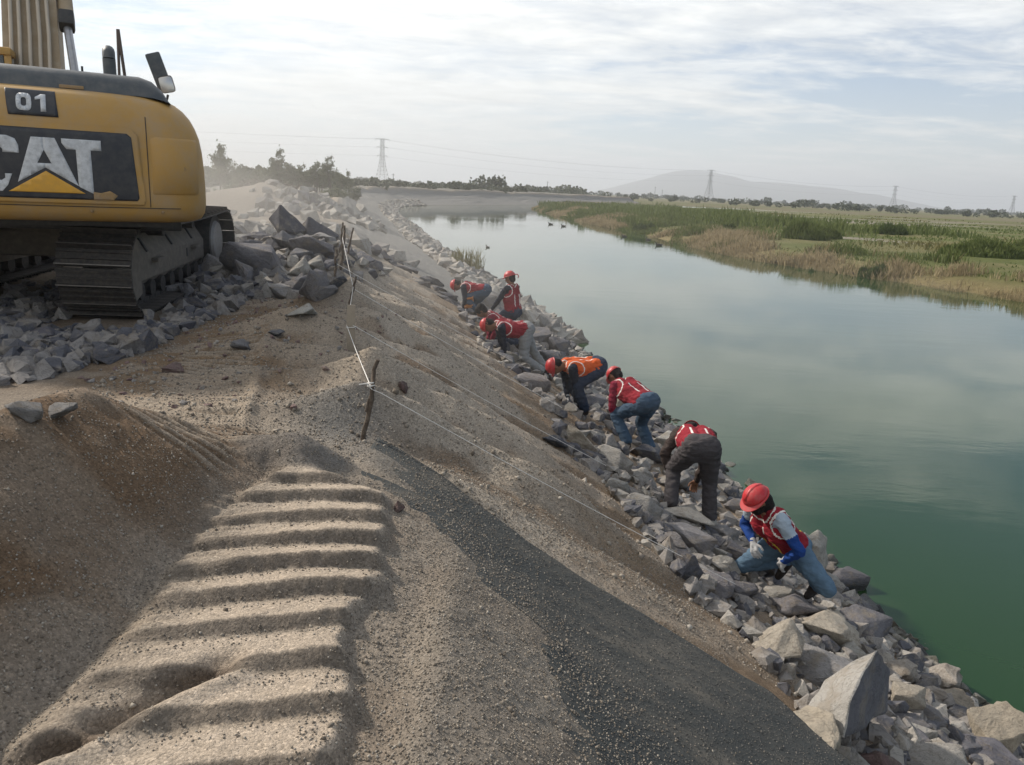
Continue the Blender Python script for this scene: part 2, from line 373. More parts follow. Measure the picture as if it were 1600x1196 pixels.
def fabric_material():
    m, nt, b = mat('geotextile'); p = geo_pos(nt)
    n = noise(nt, p, 160, 4, .7); big = noise(nt, p, 1.4, 6, .6)
    mp = N(nt, 'ShaderNodeMapping'); nt.links.new(p, mp.inputs[0]); mp.inputs[2].default_value = (0, 0, R(-35)); mp.inputs[3].default_value = (.8, 2.4, 1)
    st = noise(nt, mp.outputs[0], 1.3, 5, .6)
    dust = mth(nt, 'MULTIPLY', ramp(nt, mth(nt, 'ADD', mth(nt, 'MULTIPLY', st, .6), mth(nt, 'MULTIPLY', big, .4)), [(.44, (0, 0, 0)), (.52, (.20,) * 3), (.62, (.85,) * 3)]).outputs[0], ramp(nt, n, [(.35, (.25,) * 3), (.65, (1, 1, 1))]).outputs[0])
    col = mixc(nt, dust, (.052, .056, .055), (.19, .165, .132))
    nt.links.new(col, b.inputs['Base Color']); b.inputs['Roughness'].default_value = .95; b.inputs['Specular IOR Level'].default_value = .2
    nt.links.new(bump(nt, mth(nt, 'ADD', n, mth(nt, 'MULTIPLY', noise(nt, p, 9, 4, .5), 2.0)), .5, .01), b.inputs['Normal'])
    return m
M_FABRIC = fabric_material()

def rock_material(name, cols, speck=.6):
    m, nt, b = mat(name); p = tc_obj(nt)
    oi = N(nt, 'ShaderNodeObjectInfo')
    mv = N(nt, 'ShaderNodeVectorMath', operation='ADD'); nt.links.new(p, mv.inputs[0]); nt.links.new(oi.outputs['Location'], mv.inputs[1]); p = mv.outputs[0]
    base = ramp(nt, oi.outputs['Random'], [(i / max(1, len(cols) - 1), c) for i, c in enumerate(cols)]).outputs[0]
    n1 = noise(nt, p, 2.6, 8, .65, .4); n2 = noise(nt, p, 14, 8, .72)
    f = mth(nt, 'ADD', .30, mth(nt, 'ADD', mth(nt, 'MULTIPLY', n1, .9), mth(nt, 'MULTIPLY', n2, .6)))
    col = rgbmul(nt, base, f)
    # weathered tan skin and pale dust patches, dark seams
    w = ramp(nt, noise(nt, p, 3.7, 7, .7), [(.50, (0, 0, 0)), (.66, (.75,) * 3)]).outputs[0]
    col = mixc(nt, w, col, mixc(nt, oi.outputs['Random'], (.30, .265, .215), (.19, .155, .115)))
    se = ramp(nt, noise(nt, p, 5.5, 5, .6, 1.2), [(.475, (1, 1, 1)), (.50, (.42,) * 3), (.525, (1, 1, 1))]).outputs[0]
    col = mixc(nt, .55, col, mixc(nt, 1.0, col, se, 'MULTIPLY'))
    gp = geo_pos(nt); sz = N(nt, 'ShaderNodeSeparateXYZ'); nt.links.new(gp, sz.inputs[0])
    wet = ramp(nt, mth(nt, 'SUBTRACT', mth(nt, 'ADD', sz.outputs[2], 3.0), mth(nt, 'MULTIPLY', noise(nt, gp, 4, 3, .6), .12)), [(.40, (1, 1, 1)), (.47, (0, 0, 0))]).outputs[0]
    col = mixc(nt, wet, col, mixc(nt, 1.0, col, (.36, .37, .33), 'MULTIPLY'))
    nt.links.new(col, b.inputs['Base Color']); nt.links.new(mth(nt, 'SUBTRACT', .88, mth(nt, 'MULTIPLY', wet, .5)), b.inputs['Roughness']); b.inputs['Specular IOR Level'].default_value = .25
    nn = bump(nt, n1, .7, .10); nn = bump(nt, n2, .8, .035, nn)
    nt.links.new(nn, b.inputs['Normal'])
    return m
M_ROCK_GREY = rock_material('rock_grey', [(.112, .113, .127), (.18, .177, .183), (.28, .268, .258), (.145, .14, .16), (.25, .232, .21)])
M_ROCK_TAN = rock_material('rock_tan', [(.37, .32, .25), (.29, .25, .195), (.42, .375, .31), (.33, .295, .26)])
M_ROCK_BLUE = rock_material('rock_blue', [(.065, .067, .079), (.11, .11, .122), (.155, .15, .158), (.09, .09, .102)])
M_ROCK_PALE = rock_material('rock_pale', [(.31, .295, .27), (.38, .36, .32), (.25, .24, .23), (.40, .37, .32)])
M_ROCK_RED = rock_material('rock_red', [(.16, .105, .10), (.20, .14, .125)])

# ------------------------------------------------------------------ built bank: one sheet from the road to below the water
rows = [-6.0]
while rows[-1] < 306:
    y = rows[-1]; rows.append(y + (0.25 if y < .9 else max(0.0125, .0046 * y) if y < 9 else .0062 * y if y < 30 else .012 * y))
rows = np.array(rows)
def spaced(lo, hi, step): return np.arange(lo, hi, step)
cols = np.concatenate([[-5, -3, -2, -1, -.5], spaced(0, 2.2, .06), spaced(2.2, 3.8, .025), spaced(3.8, 6.4, .0125), spaced(6.4, 8.5, .03), spaced(8.5, 12, .08), 12 * 1.06 ** np.arange(0, 42), [200, 400, 900, 2500, 8000]])
UU, YY = np.meshgrid(cols, rows)
XX = bank_x(UU, YY)
ZZ, MK = ground(XX, YY)
far = sstep(40, 110, YY) * sstep(18, 34, UU); ZZ = ZZ * (1 - far) + (-1.2) * far
def blend(col, c2, w): return col * (1 - w[..., None]) + np.array(c2) * w[..., None]
SAND = (.290, .240, .185); PALE = (.44, .365, .285); BROWN = (.150, .100, .062); GRAVEL = (.205, .178, .148); SOIL = (.165, .105, .057); DUMP = (.33, .282, .225); DARKSOIL = (.09, .06, .036)
C = np.zeros(XX.shape + (3,)) + np.array(SAND)
u, c = MK['u'], MK['c']
nz = fbm(XX * .8, YY * .8, 4, 101); nz2 = fbm(XX * 2.7, YY * 2.7, 4, 102)
slope = sstep(-.2, .6, c - u)
C = blend(C, GRAVEL, .55 * sstep(-.1, .35, nz))
C = blend(C, DUMP, slope * MK['near'] * .95)
C = blend(C, (.36, .31, .25), slope * MK['near'] * sstep(.25, .95, MK['rid'] + .5 * nz2) * .55)
C = blend(C, BROWN, slope * MK['near'] * sstep(.55, .2, MK['rid'] + .6 * nz2) * .75)
C = blend(C, SOIL, slope * MK['near'] * sstep(.05, .3, nz2 + .25 * (c - u - 2.2)) * .45)
# dug earth of the unfinished toe, just above the stones
C = blend(C, (.20, .145, .095), MK['near'] * np.exp(-((u - 2.9) / .8) ** 2) * (.5 + .4 * sstep(-.2, .2, nz2)))
# far, finished slope: smooth grey stone dust
fin = slope * sstep(20, 22.5, YY + (3.9 - u) * 3.4); C = blend(C, (.205, .198, .183), fin)
road = sstep(c + .1, c + 1.0, u)
C = blend(C, (.20, .178, .15), road * sstep(12, 22, YY) * .8)
# orange-brown soil of the haul road between the digger and the crest
so = road * sstep(5.2, 6.3, YY - .25 * nz) * (1 - sstep(10.5, 12.5, YY)) * (1 - sstep(-1.6, -1.1, XX + .2 * (YY - 6)))
C = blend(C, SOIL, so * (.25 + .75 * sstep(-.12, .22, nz2 + .5 * nz)) * .85)
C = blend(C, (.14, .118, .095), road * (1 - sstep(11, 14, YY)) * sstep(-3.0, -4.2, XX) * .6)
C = blend(C, BROWN, MK['brown'] * (.55 + .45 * sstep(-.35, .1, nz2)))
C = blend(C, (.22, .175, .13), MK['brown'] * sstep(.05, -.35, XX + 2.2) * .8 * (YY < 5.2))
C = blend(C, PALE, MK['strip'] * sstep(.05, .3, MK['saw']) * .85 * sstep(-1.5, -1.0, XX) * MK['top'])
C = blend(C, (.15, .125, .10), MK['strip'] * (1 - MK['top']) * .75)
C = blend(C, (.145, .132, .118), sstep(.05, .3, MK['mound']) * .8)
C = blend(C, GRAVEL, MK['g'] * sstep(.0, .5, XX + .9) * .8)
C = blend(C, BROWN, MK['g'] * sstep(.05, .3, nz2 + .1) * .35)
C = blend(C, (.18, .16, .135), MK['inside'] * .8)
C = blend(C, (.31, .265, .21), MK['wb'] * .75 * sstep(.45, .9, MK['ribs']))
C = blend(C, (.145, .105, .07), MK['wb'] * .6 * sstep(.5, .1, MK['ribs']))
C = blend(C, (.135, .134, .128), np.exp(-((XX + 1.2 + .3 * (YY - 5.2)) / .42) ** 2 - ((YY - 5.35) / .75) ** 2) * .85)
C = blend(C, (.09, .062, .042), MK['rut'] * .7)
C = blend(C, (.11, .115, .07), sstep(13, 22, u) * sstep(-.15, .25, nz) * sstep(14, 30, YY) * .7)
C = blend(C, (.17, .168, .148), sstep(50, 90, YY) * sstep(c - .3, c + 1.5, u) * .85)
C = blend(C, (.10, .095, .07), sstep(.25, -.1, u))
def gz(x, y):
    i = min(max(int(np.searchsorted(rows, y)) - 1, 0), len(rows) - 2); u_ = float(bank_u(np.float64(x), np.float64(y)))
    j = min(max(int(np.searchsorted(cols, u_)) - 1, 0), len(cols) - 2)
    a = (y - rows[i]) / (rows[i + 1] - rows[i]); b = min(max((u_ - cols[j]) / (cols[j + 1] - cols[j]), 0), 1)
    return float((ZZ[i, j] * (1 - b) + ZZ[i, j + 1] * b) * (1 - a) + (ZZ[i + 1, j] * (1 - b) + ZZ[i + 1, j + 1] * b) * a)
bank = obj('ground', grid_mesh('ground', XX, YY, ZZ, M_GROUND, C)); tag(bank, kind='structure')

# geotextile sheet laid down the slope, gravel spilling over its upper edge
ys = np.concatenate([spaced(-4, 1, .3), spaced(1, 5.2, .03)])
xs = spaced(-.95, 3.4, .035)
FX, T = np.meshgrid(xs, np.linspace(0, 1, 150))
FY = -4 + (fabric_edge(FX) + .02 * vnoise(FX * 5, FX * 0, 91) + 4) * T ** .6
def sheet_z(x, y):
    z = base_h(bank_u(x, y), y) + .006 + .026 * fbm(x * 1.6, y * 1.6, 4, 92) + .016 * np.abs(vnoise((x * .5 + y * .85) * 5, (x * .85 - y * .5) * .8, 93))
    g0, m0 = ground(x, y); return np.maximum(z, np.where(m0['cov'] < .004, g0 + .008, -9))
FZ = sheet_z(FX, FY)
fab = obj('geotextile_sheet', grid_mesh('geotextile_sheet', FX, FY, FZ, M_FABRIC))
tag(fab, 'dark grey geotextile sheet spread down the near bank slope, gravel spilling over it', 'fabric sheet')
md = fab.modifiers.new('thick', 'SOLIDIFY'); md.thickness = .006; md.offset = -1

# ------------------------------------------------------------------ water
def water_material():
    m, nt, b = mat('canal_water'); p = geo_pos(nt)
    b.inputs['Base Color'].default_value = (.022, .055, .024, 1); b.inputs['Roughness'].default_value = .02; b.inputs['IOR'].default_value = 1.333
    mp = N(nt, 'ShaderNodeMapping'); nt.links.new(p, mp.inputs[0]); mp.inputs[3].default_value = (.5, 1.6, 1); mp.inputs[2].default_value = (0, 0, R(8))
    n1 = noise(nt, mp.outputs[0], .55, 4, .55); n2 = noise(nt, mp.outputs[0], 2.6, 4, .6); n3 = noise(nt, p, .08, 3, .5)
    amt = ramp(nt, n3, [(.38, (.25,) * 3), (.62, (1, 1, 1))]).outputs[0]
    h = mth(nt, 'MULTIPLY', mth(nt, 'ADD', n1, mth(nt, 'MULTIPLY', n2, .30)), amt)
    nt.links.new(bump(nt, h, .032, .25), b.inputs['Normal'])
    # the green of the base colour varies slowly across the canal
    col = mixc(nt, noise(nt, p, .12, 4, .5), (.009, .034, .014), (.030, .060, .015))
    nt.links.new(col, b.inputs['Base Color'])
    return m
M_WATER = water_material()
wy = np.concatenate([[-12, -6], spaced(0, 60, 2.0), spaced(60, 305, 5.0)])
wt = np.linspace(0, 1, 14); WT, WY = np.meshgrid(wt, wy)
wl = xw(WY) - 2.5; wr = xr(WY) + 2.5
wr = np.where(WY > 238, np.maximum(wr, 70), wr); wl = np.where(WY > 278, 0, wl)
water = obj('water', grid_mesh('water', wl + (wr - wl) * WT, WY, np.full(WT.shape, WATER_Z), M_WATER)); tag(water, kind='structure')

# ------------------------------------------------------------------ marsh bank opposite and the plain beyond
def marsh_z(x, y):
    v = x - xr(y)
    z = np.interp(v, [-6, -2.5, 0, 1.5, 4, 9, 40], [-4.6, -3.6, -2.62, -2.1, -1.75, -1.55, -1.45])
    return z + .10 * fbm(x * .25, y * .25, 3, 111) * sstep(0, 3, v)
def marsh_material():
    m, nt, b = mat('marsh_ground'); p = geo_pos(nt)
    at = N(nt, 'ShaderNodeVertexColor', layer_name='tint').outputs[0]
    n1 = noise(nt, p, .9, 8, .7); n2 = noise(nt, p, 7, 6, .75)
    f = mth(nt, 'ADD', .15, mth(nt, 'ADD', mth(nt, 'MULTIPLY', n1, .9), mth(nt, 'MULTIPLY', n2, .8)))
    nt.links.new(rgbmul(nt, at, f), b.inputs['Base Color']); b.inputs['Roughness'].default_value = .95; b.inputs['Specular IOR Level'].default_value = .1
    nt.links.new(bump(nt, n2, .8, .15), b.inputs['Normal'])
    return m
M_MARSH = marsh_material()
ry = np.concatenate([spaced(-12, 20, 2), spaced(20, 60, .4), spaced(60, 272, 1.4)])
rv = np.concatenate([[-6, -2.5], spaced(-.8, 6, .3), 6 * 1.05 ** np.arange(0, 95), [800, 1500, 3000, 8000]])
RV, RY = np.meshgrid(rv, ry); RX = xr(RY) + RV; RZ = marsh_z(RX, RY)
f_ = sstep(175, 262, RY) * sstep(6, 14, RV); RZ = RZ * (1 - f_) - 1.2 * f_
GREEN = np.array((.105, .118, .042)); STRAW = np.array((.20, .165, .09)); SILT = np.array((.24, .215, .175))
def marsh_col(X, Y, V):
    a = fbm(X * .06, Y * .13, 4, 121); b_ = fbm(X * .03, Y * .09, 3, 122)
    c_ = np.zeros(X.shape + (3,)) + GREEN
    c_ = blend(c_, STRAW, sstep(.0, .30, a) * .45)
    silt = sstep(.10, .22, b_ + .30 * np.exp(-((V - 22) / 9) ** 2) - .12) * sstep(7, 12, V)
    c_ = blend(c_, SILT, silt * .9)
    c_ = blend(c_, (.20, .155, .085), np.exp(-(V / 3.0) ** 2) * .8)
    c_ = blend(c_, (.13, .115, .065), sstep(60, 160, V) * .6)
    return c_
marsh = obj('marsh', grid_mesh('marsh', RX, RY, RZ, M_MARSH, marsh_col(RX, RY, RV))); tag(marsh, kind='structure')
px_ = np.concatenate([-np.geomspace(40, 16000, 40)[::-1], np.linspace(-35, 35, 8), np.geomspace(40, 16000, 40)])
py_ = 268 * 1.08 ** np.arange(0, 56)
PX, PY = np.meshgrid(px_, py_)
plain = obj('plain', grid_mesh('plain', PX, PY, np.full(PX.shape, -1.22) + .3 * fbm(PX * .01, PY * .01, 2, 131), M_MARSH, blend(np.zeros(PX.shape + (3,)) + GREEN, (.16, .135, .09), .35 + .4 * sstep(-.2, .3, fbm(PX * .006, PY * .02, 3, 132))))); tag(plain, kind='structure')

# ------------------------------------------------------------------ rocks
from mathutils import noise as mnoise
def rock_mesh(name, seed, npts=16, flat=1.0, rough=.02, pts=None, sub=1, bev=.035, boxy=.5, norm=True):
    rnd = random.Random(seed); bm = bmesh.new()
    if pts is None:
        for i in range(npts):
            v = Vector((rnd.gauss(0, 1), rnd.gauss(0, 1), rnd.gauss(0, 1))).normalized()
            m_ = max(abs(v.x), abs(v.y), abs(v.z)); v = v.lerp(v / m_, boxy) * rnd.uniform(.78, 1.05)
            bm.verts.new((v.x, v.y, v.z * flat))
    else:
        for p in pts: bm.verts.new(p)
    r = bmesh.ops.convex_hull(bm, input=bm.verts)
    bmesh.ops.delete(bm, geom=list({g for g in r['geom_interior'] + r['geom_unused'] if isinstance(g, bmesh.types.BMVert)}), context='VERTS')
    bmesh.ops.dissolve_limit(bm, angle_limit=R(9), verts=bm.verts, edges=bm.edges)
    size = max((max(v.co[k] for v in bm.verts) - min(v.co[k] for v in bm.verts)) for k in range(3))
    if bev > 0:
        try: bmesh.ops.bevel(bm, geom=list(bm.edges), offset=bev * size * .5, segments=1, affect='EDGES', clamp_overlap=True)
        except Exception: pass
    bmesh.ops.triangulate(bm, faces=bm.faces)
    for k in range(sub): bmesh.ops.subdivide_edges(bm, edges=bm.edges, cuts=1, use_grid_fill=True)
    off = Vector((seed * 3.7, seed * 1.3, 0)); bm.normal_update()
    for v in bm.verts:
        q = v.co / size
        n_ = mnoise.fractal(q * 3.2 + off, 1.0, 2.0, 3) * 1.3 + .5 * mnoise.fractal(q * 9 + off, 1.0, 2.0, 2)
        v.co += v.normal * n_ * rough * size
    if norm:
        lo = Vector([min(v.co[k] for v in bm.verts) for k in range(3)]); hi = Vector([max(v.co[k] for v in bm.verts) for k in range(3)])
        for v in bm.verts:
            for k in range(3): v.co[k] = (v.co[k] - (lo[k] + hi[k]) / 2) / (hi[k] - lo[k])
    me = bpy.data.meshes.new(name); bm.to_mesh(me); bm.free(); shade(me, 32)
    return me
ROCKV = [rock_mesh('rock_shape', 100 + i, npts=9 + i % 7, boxy=.42 * (i % 3) / 2, rough=.026 + .010 * (i % 3), sub=2) for i in range(22)]
LOWV = []
for i in range(14):
    me = rock_mesh('chip_shape', 300 + i, npts=10 + i % 4, boxy=.5, rough=0.0, sub=0, bev=0.0)
    co = np.empty(len(me.vertices) * 3); me.vertices.foreach_get('co', co)
    LOWV.append((co.reshape(-1, 3), [tuple(p.vertices) for p in me.polygons])); bpy.data.meshes.remove(me)
MATS = {'T': M_ROCK_TAN, 'G': M_ROCK_GREY, 'B': M_ROCK_BLUE, 'P': M_ROCK_PALE, 'R': M_ROCK_RED}
_rv = {}
def rock_variant(i, mk):
    if (i, mk) not in _rv:
        me = ROCKV[i].copy(); me.materials.clear(); me.materials.append(MATS[mk]); _rv[(i, mk)] = me
    return _rv[(i, mk)]
def slope_normal(x, y):
    e = .15; return Vector((gz(x - e, y) - gz(x + e, y), gz(x, y - e) - gz(x, y + e), 2 * e)).normalized()
def place_rock(name, rnd, x, y, dims, mk, label, cat='rock', group=None, rotz=None, sink=.25, tilt=.25, z=None, jit=.5):
    i = rnd.randrange(len(ROCKV))
    o = bpy.data.objects.new(name, rock_variant(i, mk))
    zz = (gz(x, y) if z is None else z) + dims[2] * (.5 - sink)
    n = slope_normal(x, y).lerp(Vector((rnd.uniform(-1, 1) * tilt, rnd.uniform(-1, 1) * tilt, 1)), jit).normalized()
    q = n.to_track_quat('Z', 'Y'); 
    if rotz is None: rotz = rnd.uniform(0, 2 * PI)
    o.rotation_mode = 'QUATERNION'; o.rotation_quaternion = Vector((0, 0, 1)).rotation_difference(n) @ Euler((0, 0, rotz)).to_quaternion()
    o.location = (x, y, zz); o.scale = dims
    link(o); tag(o, label, cat, group); return o
SHORE_HEROES = [
    (3.51, 5.89, 0.312, 0.278, 'T', 'pale tan boulder at the waterline touching the big split slab'),
    (4.13, 6.27, 0.427, 0.308, 'T', 'rounded tan boulder with a flat face standing at the waterline beyond the split slab'),
    (3.16, 5.19, 0.308, 0.318, 'T', 'upright tan block wedged right beside the big split slab'),
    (3.93, 5.74, 0.362, 0.219, 'T', 'long tan cobble lying by the water behind small grey stones'),
    (3.96, 5.27, 0.408, 0.51, 'T', 'tall tan boulder with dark lower side leaning at the water, lower corner'),
    (2.94, 4.45, 0.564, 0.304, 'P', 'broad pale grey slab at the bottom edge among the shore stones'),
    (2.45, 4.18, 0.294, 0.188, 'R', 'reddish brown stone below the big split slab'),
    (3.66, 4.87, 0.379, 0.209, 'G', 'grey slab sloping to the water in the bottom corner'),
    (2.78, 4.63, 0.197, 0.206, 'P', 'light grey wedge stone at the foot of the split slab'),
    (3.34, 5.14, 0.237, 0.168, 'G', 'small grey stone among rubble right of the split slab'),
    (3.8, 5.46, 0.262, 0.157, 'G', 'flat grey stone between long tan cobble and tall tan boulder'),
    (3.06, 4.92, 0.237, 0.123, 'G', 'low grey stone in front of the upright tan block'),
    (2.08, 5.15, 0.484, 0.445, 'T', 'large tan boulder with split faces lowest on the sand, below kneeling worker'),
    (2.89, 6.09, 0.59, 0.363, 'T', "smooth tan boulder by the water below the kneeling worker's boot"),
    (2.43, 5.14, 0.467, 0.321, 'G', 'broad grey boulder between the tan boulders and the split slab'),
    (3.05, 5.85, 0.275, 0.22, 'P', 'pale stone between smooth tan boulder and the split slab tip'),
    (2.7, 6.38, 0.413, 0.272, 'G', "grey slab under the kneeling worker's boot"),
    (3.48, 8.03, 0.41, 0.805, 'P', 'tall pale slab standing behind the kneeling worker'),
    (3.99, 8.2, 0.465, 0.33, 'B', 'dark blue-grey block half in the water behind the kneeling worker'),
    (3.63, 7.81, 0.343, 0.215, 'P', 'oval light cobble by the dark block at the water'),
    (3.42, 7.25, 0.347, 0.24, 'P', 'light cobble at the waterline below the oval one'),
    (3.58, 7.16, 0.199, 0.212, 'P', 'small white stone poking out of the water'),
    (4.04, 8.71, 0.269, 0.237, 'P', 'small pale stone at the water behind the tall slab'),
    (2.18, 6.3, 0.336, 0.209, 'B', 'dark stone with white edge on brown soil before the kneeling worker'),
    (2.61, 6.62, 0.366, 0.244, 'P', "pale flat stone below the kneeling worker's knee"),
    (2.1, 6.79, 0.372, 0.211, 'P', 'pale flat slab beside the patch of orange soil'),
    (1.53, 6.55, 0.309, 0.273, 'G', 'grey-mauve stone at the foot of the gravel by the string'),
    (1.52, 5.88, 0.291, 0.301, 'B', 'dark blue-grey stone under the mauve one beside orange soil'),
    (1.83, 7.05, 0.51, 0.281, 'G', 'grey-mauve slab above the orange soil patch'),
    (1.36, 7.12, 0.422, 0.332, 'P', 'pale block with dark underside on brown soil before the bending worker'),
    (1.95, 8.04, 0.649, 0.289, 'P', 'long pale slab running down to the worker in grey trousers'),
    (2.02, 7.15, 0.453, 0.233, 'P', 'long pale slab in the row above the orange soil'),
    (1.17, 7.77, 0.318, 0.193, 'P', 'small pale stone alone on the brown soil'),
    (1.29, 8.96, 0.522, 0.332, 'P', 'pale squared block in the laid row of stones'),
    (1.68, 9.0, 0.367, 0.255, 'P', 'pale block ending the laid row of stones'),
    (0.86, 8.96, 0.471, 0.346, 'T', 'tan block heading the laid row of stones'),
    (0.52, 8.37, 0.323, 0.147, 'B', 'dark flat slab with white top on the gravel edge'),
    (0.74, 8.56, 0.195, 0.15, 'B', 'small dark slab with white end on the gravel edge'),
    (0.94, 8.61, 0.379, 0.197, 'B', 'thin dark slab in the gravel below the tan block'),
    (2.57, 11.67, 0.655, 0.491, 'P', 'square pale block at the water between two bending workers'),
    (2.03, 10.58, 0.539, 0.372, 'G', 'grey stone between the jeans of one worker and the laid row'),
    (2.19, 9.58, 0.51, 0.425, 'P', 'pale stone left of the grey trousers'),
    (2.14, 13.99, 0.436, 0.363, 'P', 'pale stone by the hands of the worker in jeans'),
    (1.45, 13.13, 0.432, 0.318, 'G', 'round grey stone behind the worker in jeans'),
    (0.98, 14.21, 0.537, 0.489, 'B', 'dark block uphill of the orange-vest worker'),
    (0.63, 19.14, 0.552, 0.714, 'B', 'tall dark block at the water behind the stooping worker'),
    (1.09, 18.96, 0.645, 0.58, 'B', 'dark block next to the tall one at the water'),
    (0.74, 16.04, 0.685, 0.548, 'B', 'large dark stone below the tall block at the water'),
    (-0.13, 12.72, 0.434, 0.217, 'G', 'grey slab at the hands of the stooping worker'),
    (0.3, 11.68, 0.603, 0.342, 'G', 'grey slab on the slope below the stooping worker'),
    (-0.86, 22.51, 0.642, 0.68, 'G', 'light grey boulder between the two far workers'),
    (3.03, 9.43, 0.337, 0.286, 'G', 'grey stone at the water behind the grey trousers'),
    (2.33, 8.2, 0.339, 0.221, 'P', 'pale stone between the feet of the worker in grey trousers'),
    (2.94, 8.45, 0.381, 0.305, 'B', "blue-grey stone before the kneeling worker's vest"),
    (2.45, 7.95, 0.316, 0.244, 'G', 'grey stone downhill of the grey trousers'),
]
HEAP_HEROES = [
    (-4.14, 14.02, 0.669, 0.808, 'B', 'tall dark boulder topping the heap beside the digger track'),
    (-3.62, 14.16, 0.724, 0.677, 'B', 'big faceted grey boulder at the right of the heap'),
    (-3.43, 13.08, 0.714, 0.433, 'B', 'dark boulder lying under the big faceted one'),
    (-4.05, 12.17, 1.013, 0.669, 'B', 'massive dark slab in front of the digger track'),
    (-3.94, 13.26, 0.569, 0.394, 'G', 'pale-topped grey block between the tall and the massive ones'),
    (-3.61, 12.85, 0.469, 0.32, 'G', 'grey angular block mid heap'),
    (-3.69, 11.8, 0.374, 0.335, 'G', 'small light boulder under the massive slab'),
    (-3.42, 11.98, 0.46, 0.46, 'P', 'pale slab leaning mid heap'),
    (-3.28, 12.28, 0.47, 0.368, 'P', "pale triangular plate high on the heap's front"),
    (-2.7, 10.41, 0.454, 0.488, 'G', "light pyramid boulder at the heap's front corner"),
    (-3.16, 11.23, 0.47, 0.376, 'B', 'dark block behind the pyramid boulder'),
    (-3.4, 11.07, 0.557, 0.26, 'G', "flat pale rock at the heap's front foot"),
    (-4.14, 11.6, 0.446, 0.446, 'G', 'tall light shard beside the digger track'),
    (-2.55, 10.33, 0.312, 0.225, 'G', "round grey stone at the heap's foot by the stake"),
    (-2.32, 8.22, 0.333, 0.153, 'P', 'pale grey stone alone on the orange soil'),
    (-2.65, 7.32, 0.212, 0.125, 'G', 'brownish stone alone on the haul road'),
    (-2.1, 3.18, 0.156, 0.072, 'P', 'pale grey slab half buried in sand, left edge'),
    (-2.06, 3.33, 0.157, 0.064, 'P', 'pale flat slab with dark side next to the half buried one'),
    (-2.97, 6.52, 0.191, 0.101, 'R', 'reddish clod on the haul road'),
    (-2.47, 7.81, 0.186, 0.08, 'G', 'low stone on haul road'),
    (-2.43, 10.5, 0.228, 0.193, 'B', 'small dark stone by the stakes'),
    (-10.47, 38.18, 0.808, 0.683, 'B', 'boulder of the second heap'),
    (-9.96, 38.1, 0.807, 0.621, 'B', 'boulder of the second heap'),
    (-11.33, 45.18, 0.809, 0.736, 'G', 'boulder of the second heap'),
    (-10.44, 37.14, 0.727, 0.485, 'G', 'boulder of the second heap'),
    (-9.45, 39.05, 0.637, 0.509, 'G', 'boulder of the second heap'),
    (-15.53, 58.36, 1.137, 0.758, 'G', 'boulder of the second heap'),
    (-4.32, 21.59, 0.463, 0.178, 'P', 'white-topped flat slab at the crest'),
    (-3.8, 20.57, 0.442, 0.408, 'B', 'dark slab at head of the diagonal stone line'),
    (-3.73, 21.79, 0.433, 0.325, 'B', 'dark slab in diagonal stone line'),
]

SLAB = [(2.378, 4.3, -0.99), (2.037, 4.25, -1.185), (1.876, 4.08, -1.306), (1.989, 3.78, -1.258), (2.044, 3.88, -1.059), (2.16, 4.03, -1.006), (2.131, 3.92, -1.319), (2.547, 4.38, -1.498), (2.593, 4.5, -1.258), (2.522, 4.75, -1.511), (2.734, 4.75, -1.707), (2.264, 4.5, -1.645), (1.99, 4.0, -1.387)]
SLAB = [Vector(p) for p in SLAB]
ctr = sum(SLAB, Vector()) / len(SLAB)
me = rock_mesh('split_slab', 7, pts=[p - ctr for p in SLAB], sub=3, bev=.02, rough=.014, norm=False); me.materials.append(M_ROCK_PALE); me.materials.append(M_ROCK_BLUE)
for p_ in me.polygons: p_.material_index = 1 if p_.normal.x > .42 and p_.normal.z < .62 else 0  # steep right-facing faces take the darker blue-grey stone, the rest stay pale
so_ = obj('boulder', me, loc=ctr); tag(so_, 'big split slab with a pale top and a dark blue-grey right side, lower right', 'boulder')
PLATE = [Vector(p) for p in [(1.741, 3.95, -1.215), (1.847, 3.98, -1.188), (1.947, 3.86, -1.152), (1.95, 3.74, -1.202), (1.863, 3.62, -1.225), (1.792, 3.72, -1.212), (1.739, 3.8, -1.198), (2.069, 4.1, -1.393), (1.92, 4.1, -1.401), (2.032, 3.9, -1.415)]]
ctr = sum(PLATE, Vector()) / len(PLATE)
me = rock_mesh('plate', 9, pts=[p - ctr for p in PLATE], sub=3, bev=.02, rough=.02, norm=False); me.materials.append(M_ROCK_TAN)
tag(obj('boulder', me, loc=ctr), 'yellowish grey plate tipped against the big split slab by the dark sheet', 'boulder')
rnd = random.Random(5)
for (x, y, w, h, mk, lab) in SHORE_HEROES:
    place_rock('boulder' if w > .3 else 'rock', rnd, x, y, (w * 1.05, w * rnd.uniform(.75, 1.0), h * .85), mk, lab, 'boulder' if w > .3 else 'rock', rotz=rnd.uniform(-.5, .5), sink=.22, tilt=.15, jit=.6)
for (x, y, w, h, mk, lab) in HEAP_HEROES:
    rnd.random()
    grp = 'boulders of the second heap up the bank' if 'second heap' in lab else None
    if grp: lab = 'grey boulder in the second heap further up the bank road'
    place_rock('boulder' if w > .3 else 'rock', rnd, x, y, (w * 1.0, w * rnd.uniform(.7, .95), h * .95), mk, lab, 'boulder' if w > .3 else 'rock', grp, rotz=rnd.uniform(-.5, .5), sink=.22, tilt=.35, jit=.8)
HERO_XY = [(t[0], t[1], t[2]) for t in SHORE_HEROES + HEAP_HEROES] + [(2.15, 3.95, .5)]

